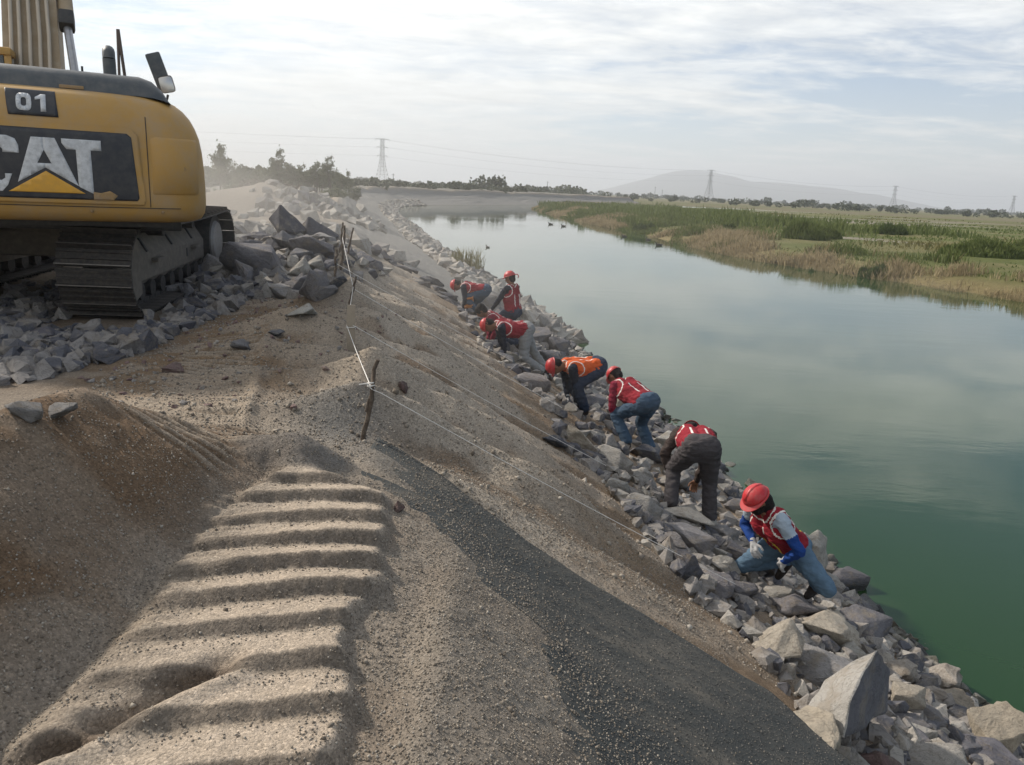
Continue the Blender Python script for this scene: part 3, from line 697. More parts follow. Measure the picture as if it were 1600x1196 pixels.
def dart(rnd, n, gen, size, taken, k=.52, tries=18):
    res = []
    for i in range(n):
        for t in range(tries):
            x, y = gen(rnd); s = size(rnd, x, y)
            if all((x - a) ** 2 + (y - b) ** 2 > (k * (s + r)) ** 2 for a, b, r in taken[-500:]):
                taken.append((x, y, s)); res.append((x, y, s)); break
    return res
LOOSE = []     # small stones that are joined into the rubble meshes: (x, y, z, dims, rot, key)
def upper_u(y): return float(np.interp(y, [2, 4.3, 5.2, 5.8, 7.5, 8.4, 10.4, 12.5, 16, 19.5, 22], [2.4, 2.5, 2.46, 2.85, 2.9, 3.2, 3.35, 3.7, 3.8, 3.5, 2.6]))
# riprap between the workers and the water
taken = list(HERO_XY)
def g_shore(r):
    y = r.uniform(2.6, 22) if r.random() < .6 else r.uniform(2.6, 10)
    return float(bank_x(r.uniform(-.35, upper_u(y) - .1) * 1.0, y)), y
def s_shore(r, x, y): return r.choice([.22, .28, .34, .42]) * r.uniform(.8, 1.15) * (1.15 if y > 12 else 1)
rk = dart(random.Random(11), 165, g_shore, s_shore, taken)
rnd = random.Random(12)
for x, y, s in rk:
    el = rnd.uniform(.55, 1.0)
    uu = float(bank_u(np.array(x), np.array(y)))
    mk = rnd.choice('GGGPPBBT' if y < 9 else 'GGBBBP')
    lab = {'G': 'grey', 'P': 'pale', 'B': 'dark', 'T': 'tan'}[mk] + (' large ' if s > .36 else ' mid-sized ' if s > .27 else ' small ') + ('stone of the rubble riprap between the kneeling worker and the bottom edge' if y < 7.0 else 'stone of the rubble riprap around the nearer bending workers' if y < 12.5 else 'stone of the darker rubble riprap around the farther workers')
    place_rock('rock', rnd, x, y, (s * 1.3, s * el, s * rnd.uniform(.34, .62)), mk, lab, 'rock', 'riprap stones along the waterline: ' + ('near' if y < 7.0 else 'middle' if y < 12.5 else 'far'), sink=.3, rotz=rnd.gauss(1.45, .6), z=gz(x, y))
# small broken stone in the gaps
rnd = random.Random(13)
for i in range(3400):
    y = rnd.uniform(2.4, 9) if rnd.random() < .6 else rnd.uniform(2.4, 23)
    uu = rnd.uniform(-.3, upper_u(y) + .05); x = float(bank_x(uu, y))
    LOOSE.append((x, y, None, rnd.uniform(.05, .19) * (1.0 if y < 10 else 1.4), rnd.choice('GGPB')))
# line of dark slabs climbing from the riprap to the crest, edge of the finished slope
rnd = random.Random(14)
for i in range(26):
    t = rnd.random(); y = 17.5 + 9.0 * t; uu = 3.6 + 2.5 * t + rnd.gauss(0, .28); x = float(bank_x(uu, y)); s = rnd.uniform(.25, .5)
    place_rock('rock', rnd, x, y, (s * 1.4, s * .8, s * .45), rnd.choice('BBG'), 'dark slab in the diagonal line of stones below the stakes', 'rock', 'diagonal line of dark slabs', sink=.25, rotz=rnd.uniform(-1, 1))
# finished toe further up: pale rounded stones
rnd = random.Random(15); taken = []
def g_toe(r):
    y = 22.5 + (r.random() ** 1.7) * 16; return float(bank_x(r.uniform(-.3, 2.1), y)), y
for x, y, s in dart(rnd, 42, g_toe, lambda r, x, y: r.uniform(.42, .85), taken, k=.42):
    place_rock('rock', rnd, x, y, (s * 1.2, s, s * .7), rnd.choice('PPPG'), 'pale stone of the finished toe beyond the farthest workers', 'rock', 'pale stones along the finished far toe', sink=.3, tilt=.2)
for i in range(3200):
    y = 22.5 + rnd.random() ** 1.6 * 150; uu = rnd.uniform(-.4, 2.3); x = float(bank_x(uu, y)); LOOSE.append((x, y, None, rnd.uniform(.3, .75), rnd.choice('PPG')))
# heap beside the digger
rnd = random.Random(16); taken = list(HERO_XY)
def g_heap(r):
    y = r.uniform(10.7, 18.5); return -3.95 - .16 * (y - 14) + r.gauss(0, .75), y
for x, y, s in dart(rnd, 40, g_heap, lambda r, x, y: r.uniform(.25, .7), taken, k=.40):
    if x > -2.75 or x < -5.6 and y < 14: continue
    mk = rnd.choice('GGBBP')
    place_rock('rock', rnd, x, y, (s * 1.2, s, s * .75), mk, {'G': 'grey', 'B': 'dark', 'P': 'pale'}[mk] + (' large' if s > .5 else ' small') + (' stone in the front of the boulder heap beside the digger' if y < 14 else ' stone in the back of the boulder heap beside the digger'), 'rock', 'stones of the boulder heap', sink=.2, tilt=.4)
for i in range(1100):
    x, y = g_heap(rnd); x += rnd.gauss(-.4, .5)
    if x < -2.7: LOOSE.append((x, y, None, rnd.uniform(.08, .3), rnd.choice('GBP')))
for i in range(420):   # dusty heap behind the track and the second heap
    a = rnd.random()
    x, y = ((rnd.gauss(-6.8, 1.3), rnd.uniform(16, 26)) if a < .55 else (rnd.gauss(-10.3, 1.4), rnd.gauss(40, 3.0)))
    LOOSE.append((x, y, None, rnd.uniform(.2, .75), rnd.choice('GPP')))
# broken stone spread under and behind the digger
rnd = random.Random(17); taken = []
def by_track(x, y):
    a_ = R(7.41); dx, dy = x + 6.338, y - 10.909; lx_ = dx * math.cos(a_) + dy * math.sin(a_); ly_ = -dx * math.sin(a_) + dy * math.cos(a_)
    return abs(abs(lx_) - 1.295) < .52 and -3.0 < ly_ < 2.7
def g_rub(r):
    y = 5.7 + (r.random() ** 1.2) * 5.6
    return float(np.interp(y, [5.7, 6.2, 7.3, 9.2, 11.4], [-4.1, -3.8, -3.55, -3.6, -3.75])) - abs(r.gauss(0, 1)) * 1.7 - .05, y
def s_rub(r, x, y): return r.choice([.12, .16, .2, .26, .34]) * r.uniform(.8, 1.2)
for x, y, s in dart(rnd, 95, g_rub, s_rub, taken, k=.45):
    if by_track(x, y): continue
    mk = rnd.choice('GGB')
    place_rock('rock', rnd, x, y, (s * 1.3, s * rnd.uniform(.6, 1), s * .45), mk, {'G': 'grey', 'B': 'dark'}[mk] + (' large' if s > .3 else ' mid-sized' if s > .18 else ' small') + (' flat stone in the open rubble spread behind the digger tracks' if y < 8 else ' flat stone in the rubble close to the digger tracks'), 'rock', 'rubble behind the digger', sink=.3, tilt=.35)
for i in range(3400):
    x, y = g_rub(rnd)
    if by_track(x, y): continue
    LOOSE.append((x, y, None, rnd.uniform(.03, .13) if rnd.random() < .85 else rnd.uniform(.13, .24), rnd.choice('GGB')))
for i in range(260):
    x, y = rnd.uniform(-3.6, -1.6), rnd.uniform(5.2, 12.5); LOOSE.append((x, y, None, rnd.uniform(.015, .06), rnd.choice('RRG')))

def stuff_rocks(name, items, mk, label, cat, seed, flat=.55):
    rnd = random.Random(seed); V = []; F = []; b = 0
    xs = np.array([t[0] for t in items]); ys = np.array([t[1] for t in items]); zs, _ = ground(xs, ys)
    for (x, y, _z, s, _k), z in zip(items, zs):
        co, fs = LOWV[rnd.randrange(len(LOWV))]
        M = np.array(Euler((rnd.gauss(0, .35), rnd.gauss(0, .35), rnd.uniform(0, 6.28))).to_matrix())
        d = np.array((s * rnd.uniform(.9, 1.4), s * rnd.uniform(.7, 1.1), s * rnd.uniform(flat * .7, flat * 1.4)))
        v = (co * d) @ M.T + np.array((x, y, z + d[2] * .18)); V.append(v); F += [tuple(i + b for i in f) for f in fs]; b += len(v)
    o = obj(name, mkmesh(name, np.concatenate(V), F, MATS[mk] if isinstance(mk, str) else mk)); tag(o, label, cat, kind='stuff'); return o
for k, nm in (('G', 'grey'), ('P', 'pale grey'), ('B', 'dark blue-grey'), ('R', 'reddish')):
    it = [t for t in LOOSE if t[4] == k]
    stuff_rocks('broken_stone', it, k, nm + ' broken stone packed between the larger rocks and over the ground', 'rubble', ord(k), .75)
# loose gravel: eight-sided chips, size and tone vary from chip to chip
def chips_mesh(name, x, y, s, seed, label, sheet=False, m=None):
    rs_ = np.random.RandomState(seed); n = len(x); z, _ = ground(x, y)
    if sheet: z = np.where((y < fabric_edge(x)) & (x > -.95), np.maximum(z, sheet_z(x, y)), z)
    O = np.array([(1, 0, 0), (-1, 0, 0), (0, 1, 0), (0, -1, 0), (0, 0, 1), (0, 0, -1)], float)
    F = np.array([(0, 2, 4), (2, 1, 4), (1, 3, 4), (3, 0, 4), (2, 0, 5), (1, 2, 5), (3, 1, 5), (0, 3, 5)])
    q = rs_.normal(size=(n, 4)); q /= np.linalg.norm(q, axis=1)[:, None]; w, a, b_, c_ = q.T
    M = np.stack([1 - 2 * (b_ * b_ + c_ * c_), 2 * (a * b_ - c_ * w), 2 * (a * c_ + b_ * w), 2 * (a * b_ + c_ * w), 1 - 2 * (a * a + c_ * c_), 2 * (b_ * c_ - a * w), 2 * (a * c_ - b_ * w), 2 * (b_ * c_ + a * w), 1 - 2 * (a * a + b_ * b_)], 1).reshape(n, 3, 3)
    P = O[None] * (s[:, None] * rs_.uniform(.6, 1.25, (n, 3)))[:, None, :] * rs_.uniform(.75, 1.2, (n, 6, 1))
    V = np.einsum('nij,nkj->nki', M, P) + np.stack([x, y, z + s * .25], 1)[:, None, :]
    T = (F[None] + 6 * np.arange(n)[:, None, None]).reshape(-1, 3)
    me = bpy.data.meshes.new(name); me.vertices.add(n * 6); me.vertices.foreach_set('co', V.ravel().astype(np.float32))
    me.loops.add(T.size); me.loops.foreach_set('vertex_index', T.ravel().astype(np.int32)); me.polygons.add(len(T)); me.polygons.foreach_set('loop_start', np.arange(0, T.size, 3, dtype=np.int32)); me.update(calc_edges=True)
    me.materials.append(m or M_CHIP); o = obj(name, me); tag(o, label, 'gravel', kind='stuff'); return o
M_CHIP, nt, b = mat('gravel_chip'); gi = N(nt, 'ShaderNodeNewGeometry')
nt.links.new(ramp(nt, gi.outputs['Random Per Island'], [(0, (.13, .108, .085)), (.35, (.20, .172, .14)), (.75, (.27, .235, .19)), (1, (.35, .32, .275))]).outputs[0], b.inputs['Base Color']); b.inputs['Roughness'].default_value = .9; b.inputs['Specular IOR Level'].default_value = .2
rs_ = np.random.RandomState(19); n = 90000
x = rs_.uniform(-2.6, 1.5, n); y = 1.45 + rs_.uniform(0, 1, n) ** 1.25 * 4.4
z_, m_ = ground(x, y)
pr = .30 + .55 * m_['g'] + .5 * (x > -.6) - .35 * m_['strip'] * (m_['saw'] > .5) - .18 * m_['brown']
far_ = np.where(m_['inside'] > .5, gravel_edge(y) - x + rs_.normal(0, .10, n), 1); pr = np.where(far_ < 0, .95 * np.exp(far_ * 4.5), pr)
k_ = rs_.uniform(0, 1, n) < pr; x, y = x[k_], y[k_]
s_ = rs_.uniform(.0028, .0062, len(x)) * np.where(rs_.uniform(0, 1, len(x)) < .025, rs_.uniform(1.4, 2.4, len(x)), 1)
chips_mesh('gravel', x, y, s_, 5, 'loose gravel chips over the near heaps and the upper edge of the sheet', True)
M_DCHIP, nt, b = mat('dark_grit'); gi = N(nt, 'ShaderNodeNewGeometry')
nt.links.new(ramp(nt, gi.outputs['Random Per Island'], [(0, (.035, .037, .037)), (.6, (.075, .076, .073)), (.9, (.13, .122, .108)), (1, (.24, .21, .18))]).outputs[0], b.inputs['Base Color']); b.inputs['Roughness'].default_value = .95
n = 60000; x = rs_.uniform(-.9, 2.3, n); y = 1.4 + rs_.uniform(0, 1, n) * 3.9; k_ = (y < fabric_edge(x) - .02) & (x > gravel_edge(y) - .05); x, y = x[k_], y[k_]
chips_mesh('grit', x, y, rs_.uniform(.0022, .0052, len(x)), 8, 'dark fine grit caught on the geotextile sheet', True, M_DCHIP)
n = 26000; y = 4.6 * (17 / 4.6) ** rs_.uniform(0, 1, n); u_ = rs_.uniform(2.2, 7.6, n); x = bank_x(u_, y); k_ = (x < fabric_edge(x) * 0 + 9) & ((y > fabric_edge(x)) | (x < -.9)) ; x, y = x[k_], y[k_]
s_ = rs_.uniform(.0045, .0115, len(x)) * np.where(rs_.uniform(0, 1, len(x)) < .05, rs_.uniform(1.5, 3, len(x)), 1)
chips_mesh('gravel', x, y, s_, 6, 'coarser gravel and crumbs strewn down the unfinished slope and the crest road')

# ------------------------------------------------------------------ excavator
M_YEL = paint('dusty_yellow_paint', (.41, .235, .060), .6, .35, 1.6, (.34, .25, .155), .65, bumpk=.06, bscale=25)
M_YELD = paint('dirty_yellow_paint', (.30, .19, .08), .75, .4, 3, (.27, .21, .15), .8, bumpk=.2)
M_HOOD = paint('hood_grey_paint', (.052, .060, .066), .55, .3, 3, (.16, .15, .135), .45, bumpk=.08)
M_DECAL = paint('black_decal', (.014, .016, .022), .45, .3, 4, (.10, .09, .08), .35, bumpk=0)
M_WHITE = paint('worn_white_vinyl', (.56, .57, .58), .5, .3, 7, (.10, .10, .10), .45, bumpk=0)
M_GOLD = paint('gold_vinyl', (.62, .32, .03), .5, .2, 5, (.25, .17, .08), .3, bumpk=0)
M_TIP = paint('worn_grouser_tip', (.22, .20, .18), .5, .5, 6, (.08, .07, .06), .6, metallic=.3, bumpk=.1)
M_STEEL = paint('dusty_track_steel', (.032, .029, .027), .7, .6, 9, (.12, .098, .075), .5, metallic=.15, bumpk=.3)
M_FRAME = paint('dusty_track_frame', (.135, .115, .090), .85, .4, 4, (.24, .20, .155), .6, bumpk=.2)
M_BLACK = paint('black_rubber', (.018, .018, .018), .6, .3, 8, (.12, .10, .08), .25, bumpk=.1)
M_CHROME = paint('ram_rod', (.35, .35, .36), .3, .2, 5, (.2, .18, .15), .4, metallic=.6, bumpk=0)
M_BOOM = paint('boom_paint', (.30, .225, .14), .7, .3, 2.5, (.40, .33, .24), .6, bumpk=.1)
M_GLASS, nt, b = mat('cab_glass'); b.inputs['Base Color'].default_value = (.03, .035, .04, 1); b.inputs['Roughness'].default_value = .08; b.inputs['Specular IOR Level'].default_value = .7
M_MIRROR, nt, b = mat('mirror_face'); b.inputs['Base Color'].default_value = (.55, .52, .48, 1); b.inputs['Roughness'].default_value = .25; b.inputs['Metallic'].default_value = .6

EX = empty('excavator', (-6.338, 10.909, .031), (R(1.0), R(.4), R(7.41)))
tag(EX, 'yellow crawler excavator seen from behind, swung slightly, standing on grey rubble', 'excavator')
UPR = (0, 0, R(19.15))
def upart(mb, name, mats, smooth=30, parent=None):
    if parent is not None: return mb.build(name, mats, parent, smooth)
    return mb.build(name, mats, EX, smooth, rot=UPR)
# counterweight: stacked plan outlines, rounded corners
CWL = np.array([(1.20, 1.44, 3.27), (1.235, 1.51, 3.36), (1.30, 1.545, 3.41), (1.40, 1.56, 3.44), (1.55, 1.56, 3.45), (1.75, 1.555, 3.455), (1.95, 1.54, 3.455), (2.10, 1.515, 3.45), (2.20, 1.48, 3.44),
                (2.30, 1.43, 3.415), (2.38, 1.365, 3.375), (2.44, 1.29, 3.325), (2.48, 1.20, 3.26), (2.50, 1.08, 3.17)])
CWL[:, 1] += .03
def cw_level(z): return np.interp(z, CWL[:, 0], CWL[:, 1]), np.interp(z, CWL[:, 0], CWL[:, 2])
def cw_y(x, z):
    w, D = cw_level(z); rc = .38; a = min(abs(x), w)
    y = -D + .14 * (a / w) ** 2
    if a > w - rc: q = (a - (w - rc)) / rc; y += rc * (1 - math.sqrt(max(0, 1 - q * q)))
    return y
def cw_outline(z, n=44):
    w, D = cw_level(z); pts = [(-w, -2.15)]
    for k in range(n + 1):
        s = -1 + 2 * k / n; th = s * PI / 2; x = w * (1 - (1 - abs(s)) ** 2.2) * (1 if s > 0 else -1) if s else 0
        pts.append((x, cw_y(x, z)))
    pts.append((w, -2.15)); return pts
mb = MB(); outl = [[(x, y, z) for x, y in cw_outline(z)] for z in CWL[:, 0]]
n = len(outl[0])
for l in outl: mb.v += l
for i in range(len(outl) - 1):
    for k in range(n - 1): mb.f.append((i * n + k, i * n + k + 1, (i + 1) * n + k + 1, (i + 1) * n + k)); mb.m.append(0)
mb.f.append(tuple(range(n))); mb.m.append(0); mb.f.append(tuple(range((len(outl) - 1) * n, len(outl) * n))[::-1]); mb.m.append(0)
mb.f.append(tuple([i * n for i in range(len(outl))] + [i * n + n - 1 for i in range(len(outl))][::-1])); mb.m.append(0)
CW = upart(mb, 'counterweight', M_YEL, 50)
def decal(name, polys, off, m, parent):
    """flat vinyl cut as (x, z) outlines and pressed onto the curved rear face"""
    bm = bmesh.new()
    for poly in polys: bm.faces.new([bm.verts.new((x, 0, z)) for x, z in poly])
    bm.normal_update(); bmesh.ops.triangulate(bm, faces=bm.faces)
    for k in range(-30, 31):
        bmesh.ops.bisect_plane(bm, geom=bm.verts[:] + bm.edges[:] + bm.faces[:], plane_co=(k * .05, 0, 0), plane_no=(1, 0, 0))
    for k in range(30):
        bmesh.ops.bisect_plane(bm, geom=bm.verts[:] + bm.edges[:] + bm.faces[:], plane_co=(0, 0, 1.2 + k * .05), plane_no=(0, 0, 1))
    for v in bm.verts: v.co.y = cw_y(v.co.x, v.co.z) - off
    bmesh.ops.recalc_face_normals(bm, faces=bm.faces)
    me = bpy.data.meshes.new(name); bm.to_mesh(me); bm.free(); me.materials.append(m); shade(me, True)
    o = obj(name, me, parent); md = o.modifiers.new('t', 'SOLIDIFY'); md.thickness = .004; md.offset = 0; return o
ax = .08
def zmap(p): return [(x, 1.43 + (z - 1.47) * .905) for x, z in p]
panel = [(ax - .86, 1.47), (ax + .80, 1.47), (ax + .82, 1.50), (ax + .78, 2.17), (ax + .74, 2.21), (ax - .80, 2.21), (ax - .86, 2.17)]
rim = [(ax - .91, 1.42), (ax + .86, 1.42), (ax + .88, 1.46), (ax + .845, 2.19), (ax + .78, 2.27), (ax - .84, 2.27), (ax - .91, 2.2)]
decal('panel_rim', [zmap(rim)], .012, M_YEL, CW)
decal('decal_panel', [zmap(panel)], .018, M_DECAL, CW)
def sh(poly): return [(x + ax, z) for x, z in poly]
zt, zb = 2.115, 1.535
C_ = [(-.21, 1.94), (-.345, 1.94), (-.345, 1.975), (-.375, 2.0), (-.44, 2.0), (-.47, 1.975), (-.47, 1.675), (-.44, 1.65), (-.375, 1.65), (-.345, 1.675), (-.345, 1.72), (-.285, 1.72), (-.33, 1.60), (-.38, zb), (-.52, zb), (-.585, 1.565), (-.615, 1.63), (-.615, 2.02), (-.585, 2.085), (-.52, zt), (-.30, zt), (-.235, 2.085), (-.21, 2.02)]
A_L = [(-.10, zt), (.0, zt), (.0, 1.985), (-.065, 1.845), (-.0, 1.845), (.0, 1.80), (-.245, 1.635)]
A_R = [(.0, zt), (.10, zt), (.275, 1.615), (.0, 1.80), (.0, 1.845), (.055, 1.845), (.0, 1.985)]
T_ = [(.155, zt), (.50, zt), (.50, 2.005), (.405, 2.005), (.405, zb), (.29, 1.60), (.275, 1.62), (.275, 2.005), (.195, 2.005), (.155, 2.07)]
TRI = [(.0, 1.765), (.33, zb), (-.33, zb)]
for nm, pl, m_ in (('letter', [C_], M_WHITE), ('letter', [A_L, A_R], M_WHITE), ('letter', [T_], M_WHITE), ('triangle', [TRI], M_GOLD)):
    decal(nm, [zmap(sh(p)) for p in pl], .024, m_, CW)
decal('number_plate', [sh([(-.27, 2.21), (.15, 2.21), (.13, 2.455), (-.29, 2.455)])], .008, M_DECAL, CW)
def ringpoly(cx, cz, w, h, t):
    o = []; i = []
    for k in range(16):
        a = 2 * PI * k / 16; c_, s_ = math.cos(a), math.sin(a); e = .6
        f = lambda q: abs(q) ** e * (1 if q > 0 else -1)
        o.append((cx + w / 2 * f(c_), cz + h / 2 * f(s_))); i.append((cx + (w / 2 - t) * f(c_), cz + (h / 2 - t) * f(s_)))
    return [[o[k], o[(k + 1) % 16], i[(k + 1) % 16], i[k]] for k in range(16)]
decal('digit', [sh(p) for p in ringpoly(-.135, 2.335, .13, .165, .042)], .014, M_WHITE, CW)
decal('digit', [sh([(.005, 2.253), (.05, 2.253), (.05, 2.417), (.01, 2.417), (-.04, 2.385), (-.04, 2.36), (.005, 2.372)])], .014, M_WHITE, CW)
decal('seam', [[(-1.30, 1.355), (1.30, 1.355), (1.30, 1.362), (-1.30, 1.362)]], .004, M_BLACK, CW)
decal('peeled_patch', [[(ax + .40, 1.43), (ax + .58, 1.43), (ax + .62, 1.48), (ax + .55, 1.525), (ax + .47, 1.50), (ax + .40, 1.51)]], .028, M_YELD, CW)
for x_ in (-.95, 1.0): decal('seam', [[(x_, 1.37), (x_ + .007, 1.37), (x_ + .007, 2.28), (x_, 2.28)]], .004, M_BLACK, CW)
for x_ in (-1.1, -.4, .45, 1.12): decal('bolt', [[(x_ + .018 * math.cos(k * PI / 4), 1.315 + .018 * math.sin(k * PI / 4)) for k in range(8)]], .010, M_YELD, CW)
# raised corner panels either side
for sx in (-1, 1):
    xs_ = [1.03, 1.08, 1.16, 1.22, 1.28, 1.34, 1.40, 1.44, 1.475, 1.5]; mb = MB()
    zz_ = [1.50, 1.53, 1.8, 2.06, 2.09]; nn = len(xs_)
    for j, z in enumerate(zz_):
        for i, x in enumerate(xs_):
            edge = i in (0, nn - 1) or j in (0, len(zz_) - 1); o_ = -.004 if edge else .028
            y = cw_y(x, z); e = .01; nx = (cw_y(x + e, z) - cw_y(x - e, z)) / (2 * e); l = math.hypot(nx, 1)
            mb.v.append((sx * (x + o_ * nx / l), y - o_ / l, z))
    for j in range(len(zz_) - 1):
        for i in range(nn - 1): mb.f.append((j * nn + i, j * nn + i + 1, (j + 1) * nn + i + 1, (j + 1) * nn + i)); mb.m.append(0)
    mb.build('corner_panel', M_YEL, CW, 60)
MB().cyl((1.35, cw_y(1.35, 1.78) - .03, 1.78), (1.35, cw_y(1.35, 1.78) + .02, 1.78), .022, n=14).build('lifting_plug', M_YELD, CW)
for x in (-.5, .35): MB().box((x, -2.95, 2.515), (.22, .10, .05), bev=.012).build('lifting_eye', M_YELD, CW)
# house and hood
mb = MB(); mb.box((0, -.75, 1.78), (2.96, 2.9, 1.22), bev=.05); upart(mb, 'house', M_YEL)
mb = MB(); mb.box((0, -.6, 1.12), (2.7, 3.6, .16), bev=.02); mb.box((0, -2.6, 1.16), (2.5, .8, .06)); upart(mb, 'deck_frame', M_BLACK)
mb = MB()
prof = [(-3.14, 2.49), (-3.10, 2.60), (-3.02, 2.67), (-2.9, 2.70), (-1.0, 2.72), (-.9, 2.69), (-.82, 2.6), (-.8, 2.42)]
xsn = [(-1.30, 0.0), (-1.22, .55), (-1.12, .9), (-1.0, 1.0), (.0, 1.03), (.98, 1.0), (1.10, .86), (1.20, .5), (1.27, 0.0)]
for x, k in xsn: mb.v += [(x, y, 2.44 + (z - 2.44) * k if z > 2.44 else z) for y, z in prof]
npf = len(prof)
for i in range(len(xsn) - 1):
    for k in range(npf - 1): mb.f.append((i * npf + k, i * npf + k + 1, (i + 1) * npf + k + 1, (i + 1) * npf + k)); mb.m.append(0)
HD = upart(mb, 'engine_hood', M_HOOD, 40)
MB().box((.35, -3.12, 2.525), (.22, .05, .035), bev=.01).build('hood_latch', M_YELD, HD)
MB().tube([(.10, -2.0, 2.705), (.22, -2.0, 2.745), (.42, -2.02, 2.75), (.56, -2.0, 2.71)], .018, 8).cyl((.42, -2.02, 2.75), (.42, -2.02, 2.83), .012).build('hood_handle', M_BLACK, HD)
ST = MB().cyl((.70, -2.1, 2.68), (.70, -2.1, 2.93), .068, n=18).tube([(.70, -2.1, 2.93), (.70, -2.09, 2.985), (.70, -2.05, 3.015), (.70, -1.98, 3.02)], .066, 14).build('exhaust_pipe', M_HOOD, EX, 50, rot=UPR)
MB().tube([(.86, -1.75, 2.68), (.815, -1.75, 3.30)], .018, 8).tube([(.79, -1.75, 2.68), (.81, -1.75, 3.30)], .016, 8).build('hand_rail', paint('rail_brown', (.10, .07, .055), .6), EX, rot=UPR)
mb = MB(); mb.tube([(1.32, .9, 2.2), (1.40, .9, 2.65), (1.44, .88, 2.80)], .018, 8); MR = upart(mb, 'mirror_arm', M_BLACK)
bm_ = MB().box((1.33, .86, 3.12), (.21, .07, .52), (0, R(-18), 0), bev=.03).build('mirror_housing', M_HOOD, MR, 50)
MB().box((1.425, .815, 2.94), (.21, .05, .24), (0, R(-14), 0), bev=.05).build('mirror_glass', M_MIRROR, MR, 50)
# boom with hoses and ram
bd = Vector((0, math.cos(R(62)), math.sin(R(62)))); b0 = Vector((-.28, .55, 1.75))
mb = MB(); M0 = Matrix.Translation(b0) @ Euler((R(62), 0, 0)).to_matrix().to_4x4()
def bsec(y, hw, hh): return [M0 @ Vector((sx * hw, y, sz * hh)) for sx, sz in ((-1, -1), (1, -1), (1, 1), (-1, 1))]
secs = [bsec(-.2, .34, .28), bsec(.3, .34, .42), bsec(1.4, .34, .50), bsec(3.2, .32, .55), bsec(5.2, .30, .50)]
for s_ in secs: mb.v += [tuple(v) for v in s_]
for i in range(len(secs) - 1):
    for k in range(4): mb.f.append((i * 4 + k, i * 4 + (k + 1) % 4, i * 4 + 4 + (k + 1) % 4, i * 4 + 4 + k)); mb.m.append(0)
mb.f += [(3, 2, 1, 0), tuple(range(len(secs) * 4 - 4, len(secs) * 4))]; mb.m += [0, 0]
BM = upart(mb, 'boom', M_BOOM)
M_HOSE = paint('pale_hose', (.42, .36, .28), .6, .3, 4)
for k, x in enumerate((-.24, -.14, -.02, .10, .21)):
    MB().tube([M0 @ Vector((x * 1.25 + .05 * math.sin(k), .2, .48)), M0 @ Vector((x, .9, .53)), M0 @ Vector((x + .015, 1.6, .57)), M0 @ Vector((x * .9, 3.2, .60)), M0 @ Vector((x * .9, 5.0, .55))], .026, 8).build('hydraulic_hose', M_HOSE, BM, 60)
RM = MB().cyl((.30, -.05, 2.35), (.17, 1.0, 3.65), .055, n=16).build('ram_rod', M_CHROME, EX, 50, rot=UPR)
MB().box((.17, 1.0, 3.68), (.20, .22, .26), (R(-36), 0, 0), bev=.04).build('ram_head', M_BLACK, RM, 50)
MB().cyl((.17, 1.05, 3.7), (.10, 2.0, 4.9), .10, n=16).build('ram_barrel', M_BOOM, RM, 50)
# cab (mostly beyond the picture's edge)
mb = MB()
for x in (-1.46, -.52):
    for y in (.25, 1.95): mb.box((x, y, 2.15), (.08, .08, 1.9), bev=.01)
mb.box((-.99, 1.1, 3.12), (1.04, 1.84, .10), bev=.03); mb.box((-.99, 1.1, 1.45), (1.0, 1.78, .55), bev=.03); CB = upart(mb, 'cab', M_YEL)
for (cx, cy, dx, dy) in ((-1.46, 1.1, .015, 1.6), (-.52, 1.1, .015, 1.6), (-.99, .25, .84, .015), (-.99, 1.95, .84, .015)):
    MB().box((cx, cy, 2.4), (dx, dy, 1.34)).build('window', M_GLASS, CB)
# undercarriage
mb = MB(); mb.cyl((0, 0, .85), (0, 0, 1.06), .78, n=40); mb.box((0, 0, .70), (1.9, 1.5, .34), bev=.08); upl = mb.build('car_body', M_FRAME, EX)
def shoe_mesh():
    mb = MB(); mb.box((0, 0, 0), (.80, .205, .022))
    for y, h in ((-.088, .045), (-.01, .026), (.068, .026)): mb.box((0, y, .011 + h / 2), (.80, .018, h))
    mb.box((0, -.088, .0575), (.798, .010, .003), mi=1)
    for x in (-.10, .10): mb.box((x, 0, -.035), (.05, .20, .06))
    return mb.mesh('track_shoe', [M_STEEL, M_TIP], 30)
SHOE = shoe_mesh(); RS = .50; HC = 2.02; PL = 2 * 2 * HC + 2 * PI * RS; NS = round(PL / .2155)
def track_at(d):
    d %= PL; zc = RS + .075
    if d < 2 * HC: return (HC - d, zc - RS, PI)                 # ground run, front to rear
    d -= 2 * HC
    if d < PI * RS: a = d / RS; return (-HC - RS * math.sin(a), zc - RS * math.cos(a), PI - a)
    d -= PI * RS
    if d < 2 * HC: sag = -.03 * math.sin(PI * d / (2 * HC)) * 1.5; return (-HC + d, zc + RS + sag, 0)
    d -= 2 * HC; a = d / RS; return (HC + RS * math.sin(a), zc + RS * math.cos(a), -a)
M_IDLER = paint('worn_idler', (.30, .285, .265), .6, .4, 5, (.2, .17, .13), .5, metallic=.2, bumpk=.1)
